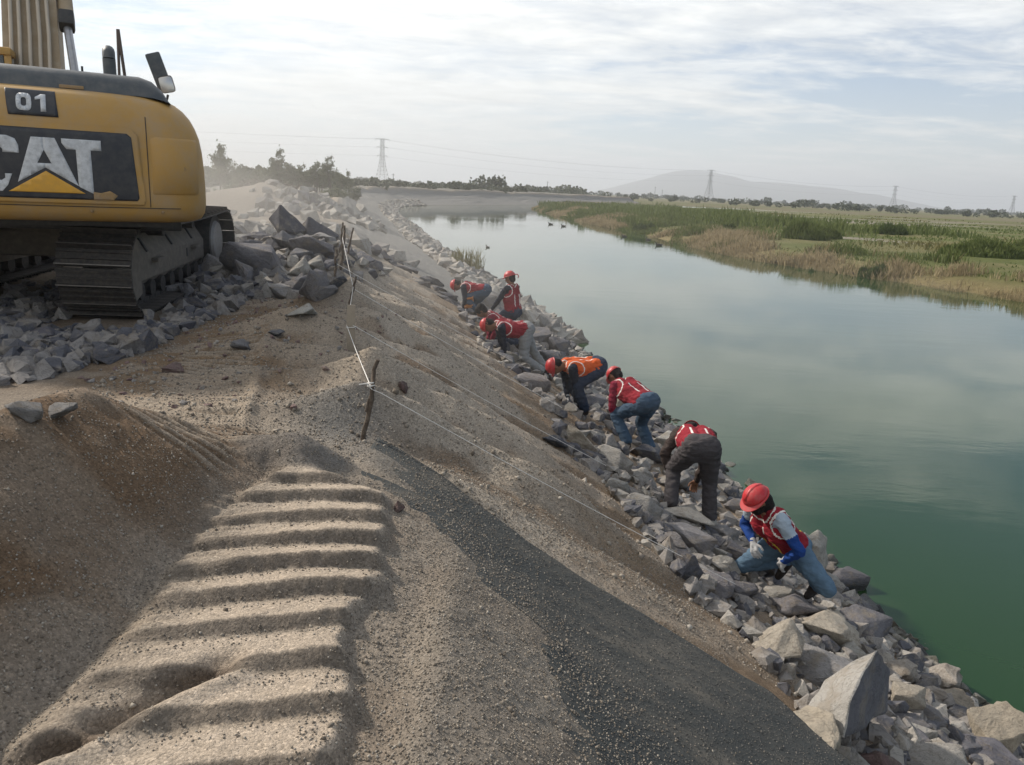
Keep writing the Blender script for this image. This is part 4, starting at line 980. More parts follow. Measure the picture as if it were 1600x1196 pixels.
for sx in (-1, 1):
    X = sx * 1.295
    for k in range(NS):
        y, z, a = track_at(k * PL / NS + .05)
        obj('track_shoe', SHOE, EX, loc=(X, y, z), rot=(a, 0, 0))
    mb = MB()   # frame: sloped top plates, deep outer side plate, roller guard
    sec = [(-.24, .30), (.08, .30), (.12, .36), (.12, .64), (-.04, .90), (-.24, .90)]
    mb.prism([(X + sx * q[0], q[1]) for q in sec], 'y', -1.62, 1.55)
    TF = mb.build('track_frame', M_FRAME, EX)
    for y in (-1.05, .0, 1.0): MB().box((X + sx * .045, y, .775), (.20, .045, .03), (0, sx * R(58), 0)).build('slot', M_BLACK, TF)
    for y in (-.85, .95): MB().box((X + sx * .16, y, .58), (.10, .26, .05), bev=.012).build('step', M_FRAME, TF)
    MB().box((X + sx * .123, .62, .52), (.012, .05, .13), bev=.005).build('slot', M_BLACK, TF)
    fd = [(-1.62, .24), (-1.62, .88), (-1.90, .98), (-2.28, .86), (-2.40, .62), (-2.36, .38), (-2.2, .20), (-1.9, .16)]
    MB().prism(fd, 'x', X + sx * .05, X + sx * .20).build('final_drive_guard', M_FRAME, EX, 40)
    SP = MB().cyl((X - sx * .16, -HC, RS + .075), (X + sx * .16, -HC, RS + .075), .40, n=24).build('sprocket', M_STEEL, EX)
    ID = MB().cyl((X - sx * .2, HC, RS + .075), (X + sx * .2, HC, RS + .075), .42, n=32).build('idler', M_STEEL, EX)
    MB().cyl((X + sx * .2, HC, RS + .075), (X + sx * .24, HC, RS + .075), .33, .30, n=32).build('idler_disc', M_IDLER, ID)
    for k in range(8): MB().cyl((X - sx * .22, -1.45 + k * .41, .23), (X + sx * .14, -1.45 + k * .41, .23), .11, n=16).build('track_roller', M_STEEL, EX)
    for k in (-.6, .8): MB().cyl((X - sx * .1, k, .93), (X + sx * .18, k, .93), .07, n=14).build('carrier_roller', M_STEEL, EX)

# ------------------------------------------------------------------ workers
def cloth(name, c, var=.35, wr=.5, rough=.9):
    m, nt, b = mat(name); p = tc_obj(nt)
    n = noise(nt, p, 5, 5, .6); rg = N(nt, 'ShaderNodeRGB'); rg.outputs[0].default_value = (*c, 1)
    nt.links.new(rgbmul(nt, rg.outputs[0], mth(nt, 'ADD', 1 - var / 2, mth(nt, 'MULTIPLY', n, var))), b.inputs['Base Color'])
    b.inputs['Roughness'].default_value = rough; b.inputs['Specular IOR Level'].default_value = .2
    mp = N(nt, 'ShaderNodeMapping'); nt.links.new(p, mp.inputs[0]); mp.inputs[3].default_value = (1, 1, 2.2)
    nt.links.new(bump(nt, noise(nt, mp.outputs[0], 9, 4, .55, .6), wr, .05), b.inputs['Normal'])
    return m
M_SKIN = cloth('skin', (.19, .095, .055), .2, .05, .6)
M_HAIR = cloth('hair_black', (.012, .010, .010), .3, .4, .8)
M_JEANS = cloth('blue_denim', (.045, .075, .115), .7, .5)
M_JEANSL = cloth('faded_denim', (.085, .14, .20), .9, .5)
M_DKJ = cloth('dark_denim', (.022, .034, .060), .5)
M_GREYT = cloth('grey_brown_trousers', (.062, .056, .058), .5)
M_LGREY = cloth('light_grey_trousers', (.22, .225, .225), .4)
M_NAVY = cloth('navy_shirt', (.014, .018, .030), .4)
M_BROWNS = cloth('brown_shirt', (.045, .034, .030), .4)
M_REDS = cloth('dark_red_shirt', (.17, .012, .030), .4)
M_TEE = cloth('pale_blue_tee', (.30, .36, .42), .25)
M_BLUE = cloth('blue_sleeve', (.012, .045, .19), .5)
M_VESTR = cloth('red_vest', (.22, .014, .024), .7, .6, .85)
M_VESTO = cloth('orange_vest', (.52, .085, .014), .5, .35, .7)
M_TRIM = cloth('white_piping', (.62, .60, .56), .1, .1)
M_YTRIM = cloth('yellow_reflective', (.62, .48, .05), .1, .1)
M_GLOVE = cloth('grey_work_glove', (.36, .36, .36), .5)
M_BOOT = cloth('dusty_boot', (.035, .028, .024), .6)
M_LUGG = cloth('tan_bag', (.42, .17, .05), .3)
M_HELM = paint('red_helmet', (.44, .013, .020), .45, .3, 8, (.28, .16, .13), .35, bumpk=.05)
M_EYE, nt, b = mat('eye'); b.inputs['Base Color'].default_value = (.02, .015, .012, 1); b.inputs['Roughness'].default_value = .2

def cone_sphere(mb, p0, r0, p1, r1, n=14):
    p0 = Vector(p0); p1 = Vector(p1); d = p1 - p0
    if d.length < 1e-5: d = Vector((0, 0, 1e-4))
    q = d.normalized().to_track_quat('Z', 'Y'); rings = []
    for a in (-90, -60, -30, 0): rings.append((p0, r0, a))
    for a in (0, 30, 60, 90): rings.append((p1, r1, a))
    vs = []; fs = []; z = q @ Vector((0, 0, 1))
    vs.append(p0 - z * r0)
    mid = rings[1:-1]
    for p, r, a in mid:
        for k in range(n): vs.append(p + z * (r * math.sin(R(a))) + q @ Vector((r * math.cos(R(a)) * math.cos(2 * PI * k / n), r * math.cos(R(a)) * math.sin(2 * PI * k / n), 0)))
    vs.append(p1 + z * r1); m = len(mid)
    fs += [(0, 1 + (k + 1) % n, 1 + k) for k in range(n)]
    for i in range(m - 1): fs += [(1 + i * n + k, 1 + i * n + (k + 1) % n, 1 + (i + 1) * n + (k + 1) % n, 1 + (i + 1) * n + k) for k in range(n)]
    t = 1 + m * n; fs += [(t, 1 + (m - 1) * n + k, 1 + (m - 1) * n + (k + 1) % n) for k in range(n)]
    mb.add(vs, fs)
def fused(bones, voxel, iters=3):
    """one continuous surface around a set of tapered limbs"""
    mb = MB()
    for p0, r0, p1, r1, *_ in bones: cone_sphere(mb, p0, r0, p1, r1)
    me = mkmesh('tmp', mb.v, mb.f, []); o = bpy.data.objects.new('tmp', me); COL.objects.link(o)
    md = o.modifiers.new('r', 'REMESH'); md.mode = 'VOXEL'; md.voxel_size = voxel
    if iters: s = o.modifiers.new('s', 'SMOOTH'); s.iterations = iters; s.factor = .5
    dg = bpy.context.evaluated_depsgraph_get(); r = bpy.data.meshes.new_from_object(o.evaluated_get(dg))
    bpy.data.objects.remove(o); bpy.data.meshes.remove(me); r.materials.clear(); return r
def face_centres(me):
    c = np.empty(len(me.polygons) * 3); me.polygons.foreach_get('center', c); return c.reshape(-1, 3)
def seg_dist(P, a, b):
    a = np.array(a); b = np.array(b); d = b - a; t = np.clip(((P - a) @ d) / max(d @ d, 1e-9), 0, 1); return np.linalg.norm(P - (a + t[:, None] * d), axis=1), t
def ik(p0, p1, l1, l2, pole):
    p0 = Vector(p0); p1 = Vector(p1); d = p1 - p0; L = min(d.length, (l1 + l2) * .999); dn = d.normalized()
    a = (l1 * l1 - l2 * l2 + L * L) / (2 * L); h = math.sqrt(max(0, l1 * l1 - a * a))
    pl = Vector(pole) - dn * Vector(pole).dot(dn); pl.normalize()
    return p0 + dn * a + pl * h, p0 + dn * L
def rumple(me, amp, freq, seed, mask=None):
    co = np.empty(len(me.vertices) * 3); me.vertices.foreach_get('co', co); co = co.reshape(-1, 3)
    for i, v in enumerate(me.vertices):
        n_ = mnoise.fractal(Vector((co[i][0] * freq, co[i][1] * freq, co[i][2] * freq * 1.8)) + Vector((seed, 0, 0)), 1.0, 2.0, 2)
        co[i] += np.array(v.normal) * n_ * amp
    me.vertices.foreach_set('co', co.ravel()); me.update()

def worker(name, pw, az, label, lean, feet, hands, shirt, trousers, vest, sleeve=None, helmet=True, head_pitch=20, head_yaw=0, side=0, knee=((.15, 1, .2), (-.15, 1, .2)), elbow=((.6, -.3, 0), (-.6, -.3, 0)),
           vtrim=None, glove=True, curl=.6, hair=False, footdir=None, seed=1, strap=False, bulk=1.12, lift=.05):
    """local frame: x to the worker's right, y forward, z up; pw pelvis in the world, lean torso pitch in degrees,
    feet as (right, left) x, y (set on the stones), hands as (right, left) offsets from the pelvis"""
    base = gz(pw[0], pw[1]); root = empty(name, (pw[0], pw[1], base), (0, 0, R(-az))); tag(root, label, 'person')
    P = Vector((0, 0, pw[2] - base)); fwd_ = Vector((math.sin(R(az)), math.cos(R(az)))); rgt_ = Vector((math.cos(R(az)), -math.sin(R(az))))
    ff = []
    for q in feet:
        w2 = Vector(pw[:2]) + rgt_ * q[0] + fwd_ * q[1]; ff.append((q[0], q[1], gz(w2.x, w2.y) + lift + (q[2] if len(q) > 2 else 0) - base))
    feet = ff; hands = [P + Vector(h) for h in hands]
    t = Vector((math.sin(R(side)), math.sin(R(lean)) * math.cos(R(side)), math.cos(R(lean)) * math.cos(R(side)))).normalized()
    lx = Vector((1, 0, 0)); lx = (lx - t * lx.dot(t)).normalized(); f = t.cross(lx) * -1
    if f.dot(Vector((0, math.cos(R(lean)), -math.sin(R(lean))))) < 0: f = -f
    hipj = [P + Vector((s * .095, 0, -.02)) for s in (1, -1)]
    sp = lambda a, l, fr=0: P + t * a + lx * l + f * fr
    shj = [sp(.475, s * .18) for s in (1, -1)]
    B = []
    kb = {'shirt': 1 + (bulk - 1) * .8, 'trousers': bulk, 'sleeve': bulk, 'skin': 1.0}
    add = lambda a, ra, b_, rb, tg: B.append((a, ra * kb[tg], b_, rb * kb[tg], tg))
    for s in (1, -1):
        add(sp(-.02, s * .07, -.02), .118, sp(.14, s * .065, .01), .104, 'shirt')
        add(sp(.14, s * .065, .01), .104, sp(.33, s * .085, .02), .112, 'shirt')
        add(sp(.33, s * .085, .02), .112, sp(.45, s * .10, -.01), .085, 'shirt')
        add(sp(.45, s * .08, -.01), .085, shj[0 if s > 0 else 1], .066, 'shirt')
    add(hipj[0], .112, hipj[1], .112, 'trousers'); add(sp(-.03, .07, -.04), .115, sp(-.03, -.07, -.04), .115, 'trousers')
    hd = (Euler((R(-head_pitch), 0, R(head_yaw))).to_matrix())       # head frame: pitch about x, yaw
    hu = hd @ Vector((0, 0, 1)); hf = hd @ Vector((0, 1, 0)); hx = hd @ Vector((1, 0, 0))
    nb = sp(.52, 0, -.01); H = nb + (t * .5 + hu * .5).normalized() * .10 + hu * .075 + hf * .02
    add(nb - t * .03, .062, H - hu * .05, .056, 'skin')
    add(H + hf * .012 + hu * .01, .084, H - hf * .035 + hu * .025, .086, 'skin'); add(H + hf * .03 - hu * .02, .068, H + hf * .045 - hu * .085, .043, 'skin')
    add(H + hf * .098 - hu * .005, .012, H + hf * .112 - hu * .035, .017, 'skin')                 # nose
    add(H + hf * .082 + hu * .022 - hx * .03, .018, H + hf * .082 + hu * .022 + hx * .03, .018, 'skin')   # brow
    add(H + hf * .088 - hu * .072 - hx * .016, .012, H + hf * .088 - hu * .072 + hx * .016, .012, 'skin')  # mouth
    for s in (1, -1): add(H + hx * s * .086 + hu * .012, .014, H + hx * s * .090 - hu * .03, .012, 'skin')  # ears
    ank = []; wr = []
    for k in (0, 1):
        ft = Vector(feet[k]); A = ft + Vector((0, -.02, .10))
        K, A = ik(hipj[k], A, .44, .42, knee[k]); ank.append(A)
        m_ = hipj[k].lerp(K, .45)
        add(hipj[k], .110, m_, .092, 'trousers'); add(m_, .092, K, .070, 'trousers')
        c_ = K.lerp(A, .35); add(K, .070, c_, .066, 'trousers'); add(c_, .068, A + Vector((0, 0, .02)), .066, 'trousers')
        E, W = ik(shj[k], hands[k], .30, .25, elbow[k]); wr.append((E, W))
        add(shj[k], .066, E, .047, 'shirt'); c2 = E.lerp(W, .3)
        add(E, .047, c2, .045, 'sleeve'); add(c2, .045, W, .032, 'sleeve')
        if sleeve is not None: pass
    me = fused([(a, ra, b_, rb) for a, ra, b_, rb, _ in B], .0125, 4)
    fc = face_centres(me); best = np.full(len(fc), 9.0); tagi = np.zeros(len(fc), int)
    tags = ['skin', 'shirt', 'trousers', 'sleeve']
    for a, ra, b_, rb, tg in B:
        d, tt_ = seg_dist(fc, a, b_); d = d - (ra + (rb - ra) * tt_)
        w_ = d < best; best[w_] = d[w_]; tagi[w_] = tags.index(tg)
    # belt line: everything below the waist plane on the torso is trousers
    al = (fc - np.array(P)) @ np.array(t); tagi[(tagi == 1) & (al < .035)] = 2
    if sleeve is not None:      # short tee sleeve over a long coloured sleeve
        for k in (0, 1):
            d, tt_ = seg_dist(fc, shj[k], wr[k][0]); tagi[(tagi == 1) & (d < .085) & (tt_ > .52)] = 3
    for m_ in (M_SKIN, shirt, trousers, sleeve or shirt): me.materials.append(m_)
    me.polygons.foreach_set('material_index', tagi.astype(np.int32)); shade(me, True)
    rumple(me, .012, 13, seed)
    obj('body', me, root)
    # vest
    if vest is not None:
        VB = []
        for s in (1, -1):
            VB.append((sp(.02, s * .07, -.015), .128, sp(.14, s * .068, .01), .122)); VB.append((sp(.14, s * .068, .01), .122, sp(.33, s * .086, .02), .130))
            VB.append((sp(.33, s * .086, .02), .130, sp(.45, s * .085, -.01), .100)); VB.append((sp(.45, s * .085, -.01), .098, sp(.485, s * .115, -.01), .072))
        VB = [(a_, ra * (1 + (bulk - 1) * .8), b_, rb * (1 + (bulk - 1) * .8)) for a_, ra, b_, rb in VB]
        vm = fused(VB, .0115, 3); fc = face_centres(vm); al = (fc - np.array(P)) @ np.array(t); la = np.abs((fc - np.array(P)) @ np.array(lx)); fr = (fc - np.array(P)) @ np.array(f)
        mi = np.zeros(len(fc), int)
        mi[(al > -.055) & (al < -.035)] = 1
        for k in (0, 1):
            d = np.linalg.norm(fc - np.array(sp(.43, (.205, -.205)[k])), axis=1); mi[(d > .118) & (d < .134)] = 1
        d = np.linalg.norm(fc - np.array(sp(.56, 0, .02)), axis=1); mi[(d > .108) & (d < .124)] = 1
        mi[(np.abs(la - .085) < .014) & (al > .10) & (al < .34) & (fr < 0)] = 2
        mi[(np.abs(la - .075) < .012) & (al > .02) & (al < .30) & (fr > 0)] = 2
        mi[(la < .008) & (fr > 0) & (al < .40)] = 1
        mi[(al > .055) & (al < .068)] = np.where(mi[(al > .055) & (al < .068)] == 0, 0, mi[(al > .055) & (al < .068)])
        for m_ in (vest, M_TRIM, vtrim or M_TRIM): vm.materials.append(m_)
        vm.polygons.foreach_set('material_index', mi.astype(np.int32)); shade(vm, True); rumple(vm, .013, 12, seed + 3); obj('vest', vm, root)
    # eyes
    for s in (1, -1):
        MB().cyl(H + hf * .086 + hx * s * .031 + hu * .004, H + hf * .093 + hx * s * .031 + hu * .004, .010, n=8).build('eye', M_EYE, root)
    HM = Matrix(((hx.x, hf.x, hu.x, H.x), (hx.y, hf.y, hu.y, H.y), (hx.z, hf.z, hu.z, H.z), (0, 0, 0, 1)))
    if helmet:
        mb = MB(); ns, nr = 26, 9
        for i in range(nr + 1):
            a = R(2 + 88 * i / nr)
            for k in range(ns):
                th = 2 * PI * k / ns; rx, ry, rz = .108, .127, .104
                rid_ = 1 + .03 * max(0, math.cos(th * 2)) * (1 if abs(math.sin(th)) > .7 else 0)
                mb.v.append(tuple(HM @ Vector((rx * math.sin(a) * math.cos(th), ry * math.sin(a) * math.sin(th) - .008, .035 + rz * math.cos(a)))))
        for i in range(nr):
            for k in range(ns): mb.f.append((i * ns + k, i * ns + (k + 1) % ns, (i + 1) * ns + (k + 1) % ns, (i + 1) * ns + k)); mb.m.append(0)
        mb.f.append(tuple(range(ns))[::-1]); mb.m.append(0)
        HO = mb.build('helmet', M_HELM, root, 60)
        md = HO.modifiers.new('t', 'SOLIDIFY'); md.thickness = .004
        mb = MB(); pts = []
        for k in range(ns + 1):
            th = 2 * PI * k / ns; fr_ = max(0, math.sin(th)) ** 1.5; w_ = .010 + .036 * fr_
            pts.append((th, w_, fr_))
        for th, w_, fr_ in pts:
            for rr, dz in ((0, .0), (w_, -.008 - .012 * fr_), (w_, -.014 - .012 * fr_), (0, -.008)):
                mb.v.append(tuple(HM @ Vector(((.107 + rr) * math.cos(th), (.126 + rr) * math.sin(th) - .008, .037 + dz))))
        for i in range(ns):
            for k in range(4): mb.f.append((i * 4 + k, i * 4 + (k + 1) % 4, i * 4 + 4 + (k + 1) % 4, i * 4 + 4 + k)); mb.m.append(0)
        mb.build('brim', M_HELM, HO, 40)
        mb = MB()
        for k in range(5): mb.v += [tuple(HM @ Vector((s * .018, .127 * math.cos(R(30 + 30 * k)) * 1.012 - .008, .035 + .104 * math.sin(R(30 + 30 * k)) * 1.05))) for s in (-1, 1)]
        for k in range(4): mb.f.append((2 * k, 2 * k + 1, 2 * k + 3, 2 * k + 2)); mb.m.append(0)
        rdg = mb.build('ridge', M_HELM, HO, 60); md = rdg.modifiers.new('t', 'SOLIDIFY'); md.thickness = .012
        if strap: MB().tube([HM @ Vector((.0, -.15, .03)), HM @ Vector((.01, -.20, .02)), HM @ Vector((.01, -.215, -.03)), HM @ Vector((.0, -.19, -.06))], .011, 8).build('strap', M_HELM, HO)
    # hair, hood or neck cloth at the back of the head
    hb = [(H - hf * .045 + hu * (.03 if helmet else .035), .088 if helmet else .098, H - hf * .055 - hu * .05, .070)]
    if hair: hb += [(H - hf * .02 - hu * .04, .092, H + hf * .045 - hu * .085, .062), (H - hf * .05 - hu * .06, .085, nb - f * .02, .075)]
    if not helmet: hb.append((H + hu * .03 + hf * .0, .098, H - hf * .03 + hu * .02, .1))
    hm_ = fused(hb, .010, 3); hm_.materials.append(M_HAIR); shade(hm_, True); rumple(hm_, .006, 24, seed); obj('hair', hm_, root)
    # gloved hands: palm, four fingers, thumb
    for k in (0, 1):
        E, W = wr[k]; d = (W - E).normalized(); s = 1 if k == 0 else -1
        d = d.lerp(Vector((0, .25, -1)).normalized(), .35).normalized()
        ln = lx - d * lx.dot(d); ln.normalize(); pn = d.cross(ln); pn = pn if pn.dot(f) < 0 else -pn    # palm side
        hb = [(W - d * .02, .033, W + d * .03, .030)]
        for q in (-1, 1): hb.append((W + d * .02 + ln * q * .012, .025, W + d * .085 + ln * q * .026, .017))
        for q, L in zip((-1.5, -.5, .5, 1.5), (.070, .082, .078, .062)):
            b0_ = W + d * .085 + ln * q * .021; m1 = b0_ + (d * math.cos(curl) + pn * math.sin(curl)) * L * .55 + ln * q * .004; e1 = m1 + (d * math.cos(curl * 2.1) + pn * math.sin(curl * 2.1)) * L * .5
            hb += [(b0_, .0105, m1, .0098), (m1, .0098, e1, .0085)]
        tb = W + d * .03 - ln * s * .03; tm = tb + (d * .6 - ln * s * .7 + pn * .3).normalized() * .045; te = tm + (d * .8 - ln * s * .2 + pn * .5).normalized() * .035
        hb += [(tb, .014, tm, .012), (tm, .012, te, .010)]
        gm = fused(hb, .0052, 1); gm.materials.append(M_GLOVE if glove else M_SKIN); shade(gm, True); obj('glove' if glove else 'hand', gm, root)
    for k in (0, 1):
        A = ank[k]; fd_ = Vector(footdir[k]).normalized() if footdir else Vector((.12 * (1 if k == 0 else -1), 1, 0)).normalized()
        dn = Vector((0, 0, -1)) - fd_ * Vector((0, 0, -1)).dot(fd_); dn.normalize()
        bt = [(A + Vector((0, 0, .03)), .058, A + dn * .05 - fd_ * .03, .048), (A + dn * .055 - fd_ * .035, .043, A + dn * .062 + fd_ * .13, .040), (A + dn * .0, .05, A + dn * .05 + fd_ * .08, .045), (A + dn * .065 + fd_ * .08, .042, A + dn * .065 + fd_ * .155, .034)]
        bm2 = fused(bt, .0105, 2); bm2.materials.append(M_BOOT); shade(bm2, True); obj('boot', bm2, root)
    return root

# nearest: kneeling on one knee, looking down at the stones
worker('person', (2.680, 6.691, -1.421), -115, 'worker kneeling at the water in red vest, pale tee, blue sleeves and jeans', 42,
       ((.14, -.12, .03), (-.16, -.24, -.02)), ((.10, .34, .02), (-.17, .20, -.06)), M_TEE, M_JEANSL, M_VESTR, sleeve=M_BLUE, head_pitch=40, hair=True, knee=((.25, 1, .3), (-.35, .8, .9)), elbow=((.8, -.3, -.2), (-.9, -.25, -.3)),
       vtrim=M_YTRIM, seed=2, footdir=((0, .7, -.7), (-.3, 1, -.1)), lift=.20)
# grey trousers, seen from behind, doubled over
worker('person', (2.122, 8.089, -.989), 4, 'worker bent double seen from behind in grey trousers, brown shirt and red vest', 88,
       ((.20, .10), (-.26, .02)), ((.06, .36, -.50), (-.26, .30, -.42)), M_BROWNS, M_GREYT, M_VESTR, head_pitch=105, seed=3, glove=False, bulk=1.26)
worker('person', (1.884, 10.426, -1.125), -36, 'worker bending over in dark red shirt, red vest and blue jeans', 70,
       ((.20, .02), (-.20, .12)), ((.08, .46, -.30), (-.14, .44, -.34)), M_REDS, M_JEANS, M_VESTR, head_pitch=62, seed=4, bulk=1.2)
worker('person', (1.287, 11.712, -.933), -112, 'worker stooping in bright orange vest over navy shirt', 86,
       ((.20, .10), (-.20, .26)), ((.10, .40, -.48), (-.12, .36, -.50)), M_NAVY, M_DKJ, M_VESTO, head_pitch=88, head_yaw=-10, seed=5, bulk=1.2)
worker('person', (.185, 13.613, -.751), -104, 'worker stooping in red vest, dark sleeves and light grey trousers', 80,
       ((.20, -.46), (-.20, -.26)), ((.14, .34, -.52), (-.14, .38, -.50)), M_NAVY, M_LGREY, M_VESTR, head_pitch=92, head_yaw=-20, seed=6, bulk=1.2)
worker('person', (-.090, 15.197, -1.0), -100, 'worker with black hair and no helmet crouching behind the stooping one', 62,
       ((.18, -.06), (-.18, .14)), ((.12, .42, -.25), (-.14, .40, -.25)), M_REDS, M_DKJ, M_VESTR, helmet=False, head_pitch=50, seed=7, bulk=1.2)
worker('person', (-.058, 15.881, -.753), -58, 'worker standing upright by the water in dark clothes and red vest', 6,
       ((.13, -.02), (-.13, .10)), ((.24, .34, -.05), (-.24, .38, -.02)), M_NAVY, M_DKJ, M_VESTR, head_pitch=20, seed=8, strap=True, bulk=1.15)
w_ = worker('person', (-.751, 18.072, -.653), -84, 'farthest worker, bending over in navy shirt and blue jeans, tan cloth hanging in front', 80,
       ((.18, -.02), (-.18, .14)), ((.10, .44, -.48), (-.14, .46, -.42)), M_NAVY, M_JEANS, M_VESTR, head_pitch=88, seed=9, bulk=1.15)
bx_ = w_.location; cm = MB(); zt_ = -.653 - bx_.z
vs = [(-.20 + .06 * math.sin(j * 1.7), .22 + .05 * i, zt_ + .02 - .055 * j - .012 * i) for j in range(8) for i in range(5)]
cm.add(vs, [(j * 5 + i, j * 5 + i + 1, j * 5 + i + 6, j * 5 + i + 5) for j in range(7) for i in range(4)])
co_ = cm.build('cloth', M_LUGG, w_, 60); md = co_.modifiers.new('t', 'SOLIDIFY'); md.thickness = .02

# ------------------------------------------------------------------ stakes, strings, boards
M_WOOD = paint('weathered_stick', (.085, .062, .045), .9, .6, 14, (.20, .17, .13), .4, bumpk=.5)
M_PLANK = paint('pale_plank', (.30, .25, .19), .85, .4, 9, (.2, .17, .13), .4, bumpk=.2)
M_TWINE = paint('white_twine', (.62, .60, .56), .8, .2, 30, bumpk=0)
rnd = random.Random(31)
def stick(base, top, r, label, kind='stake', m=None):
    base = Vector(base); top = Vector(top); pts = []
    for k in range(9):
        q = base.lerp(top, k / 8) + Vector((rnd.gauss(0, r * .35), rnd.gauss(0, r * .35), 0)) * (1 if 0 < k < 8 else .3)
        pts.append(q - base)
    pts[0] -= (top - base).normalized() * .18
    o = MB().tube(pts, r, 9, taper=r * .75).build(kind, m or M_WOOD, None, 50, loc=base); tag(o, label, 'stake', 'survey stakes along the crest'); return o
def G(x, y, dz=0): return (x, y, gz(x, y) + dz)
s1 = stick(G(-1.05, 5.25), (-.945, 5.25, .50), .019, 'rough branch stake nearest the camera with white twine knotted round it')
MB().tube([Vector((.02, .0, .22)), Vector((.035, .01, .30)), Vector((.05, .02, .34))], .011, 7, taper=.008).build('side_twig', M_WOOD, s1)
MB().tube([(.055 + .024 * math.cos(a * 1.2), .024 * math.sin(a * 1.2), .40 + .004 * a) for a in range(12)], .006, 6).build('twine_knot', M_TWINE, s1)
o = MB().box((0, 0, .20), (.085, .022, .62), (R(2), R(1), R(10)), bev=.004).build('stake', M_PLANK, None, loc=G(-1.71, 7.91)); tag(o, 'flat pale plank stake second along the crest line', 'stake', 'survey stakes along the crest')
MB().tube([(.05 * math.cos(a * .9), .03 * math.sin(a * .9), .26 + .003 * a) for a in range(9)], .005, 6).build('twine_knot', M_TWINE, o)
stick(G(-2.10, 9.55), (-2.0, 9.55, .56), .017, 'thin leaning stick just behind the plank stake')
stick(G(-2.87, 12.11), (-2.84, 12.11, .66), .026, 'short dark post in front of the boulder heap')
stick(G(-2.91, 12.74), (-2.85, 12.74, 1.0), .026, 'tall dark stick at the right of the boulder heap')
stick(G(-3.06, 13.3), (-3.0, 13.3, 1.02), .018, 'thin stick left of the tall one in the cluster')
stick(G(-2.97, 13.5), (-2.87, 13.5, .93), .018, 'thin slanting stick crossing behind the tall one')
def twine(pts, label, r=.0042, sag=.02):
    P_ = []
    for a, b_ in zip(pts[:-1], pts[1:]):
        a = Vector(a); b_ = Vector(b_)
        for k in range(12):
            t_ = k / 12; q = a.lerp(b_, t_); q.z -= sag * (b_ - a).length * .25 * math.sin(PI * t_); P_.append(q)
    P_.append(Vector(pts[-1]))
    o = MB().tube(P_, r, 6).build('twine', M_TWINE, None, 60); tag(o, label, 'twine', 'white guide strings'); return o
tie1 = (-.985, 5.235, .285)
twine([tie1, (-1.75, 7.90, .24), (-2.03, 9.53, .43), (-2.88, 12.72, .80), (-2.96, 13.3, .85)], 'white twine strung along the crest from stake to stake', .0036)
twine([tie1, (-.93, 5.25, .26), (2.0, 6.0, gz(2.0, 6.0) + .16)], 'white twine running down the slope from the nearest stake', .0028)
twine([(-1.69, 7.90, .25), (1.12, 8.3, gz(1.12, 8.3) + .14)], 'white twine running down the slope from the plank stake', .0030)
twine([(-2.02, 9.55, .40), (.69, 9.97, gz(.69, 9.97) + .16)], 'white twine running down the slope from the thin leaning stick', .0034)
twine([(-2.86, 12.11, .45), (.0, 12.4, gz(.0, 12.4) + .16)], 'white twine running down the slope from the short dark post', .0038)
twine([tie1, (-1.02, 5.22, .33), (-1.07, 5.2, .325)], 'loose end of twine at the nearest stake', .004, 0)
for (x, y, sx, sy, rz, lab) in ((-6.6, 28.5, .5, 1.9, .25, 'long pale board lying on the crest beyond the stakes'), (-5.6, 26.0, .45, 1.7, .5, 'shorter pale board lying towards the slope beyond the stakes')):
    o = MB().box((0, 0, .03), (sx, sy, .03), (R(-3), 0, 0), bev=.004).build('board', M_PLANK, None, loc=G(x, y, .05), rot=(0, R(6), rz)); tag(o, lab, 'board')
# dark clods on the rim
for x, y, s, lab in ((-.96, 6.55, .11, 'dark clod on the gravel rim right behind the nearest stake'), (-.72, 6.35, .08, 'small dark clod lower on the gravel rim'), (-.60, 3.98, .07, 'dark clod at the end of the farthest crawler print')):
    place_rock('clod', rnd, x, y, (s, s * .9, s * .9), 'R', lab, 'clod', sink=.2)

# ------------------------------------------------------------------ plants
def leafmat(name, c1, c2, trans=.25):
    m, nt, b = mat(name); oi = N(nt, 'ShaderNodeObjectInfo'); p = geo_pos(nt)
    col = mixc(nt, ramp(nt, noise(nt, p, 2.5, 3, .6), [(.3, (0, 0, 0)), (.7, (1, 1, 1))]).outputs[0], c1, c2)
    nt.links.new(col, b.inputs['Base Color']); b.inputs['Roughness'].default_value = .75; b.inputs['Specular IOR Level'].default_value = .2
    tr = N(nt, 'ShaderNodeBsdfTranslucent'); nt.links.new(col, tr.inputs[0]); mx = N(nt, 'ShaderNodeMixShader', i_0=trans)
    nt.links.new(b.outputs[0], mx.inputs[1]); nt.links.new(tr.outputs[0], mx.inputs[2]); nt.links.new(mx.outputs[0], nt.nodes['Material Output'].inputs[0]); return m
M_LEAF = leafmat('sapling_leaf', (.070, .088, .045), (.115, .130, .065))
M_STRAW = leafmat('dry_reed', (.25, .20, .115), (.36, .295, .18), .3)
M_OLIVE = leafmat('olive_reed', (.135, .130, .052), (.19, .17, .075), .3)
M_GRASS = leafmat('marsh_green', (.085, .115, .032), (.135, .160, .052), .3)
M_DKGRN = leafmat('dark_bush', (.055, .080, .028), (.085, .11, .038), .3)
M_BARK = paint('bark', (.075, .058, .045), .9, .5, 20)
M_FARTREE = leafmat('far_tree_leaf', (.060, .072, .045), (.085, .098, .058), .1)

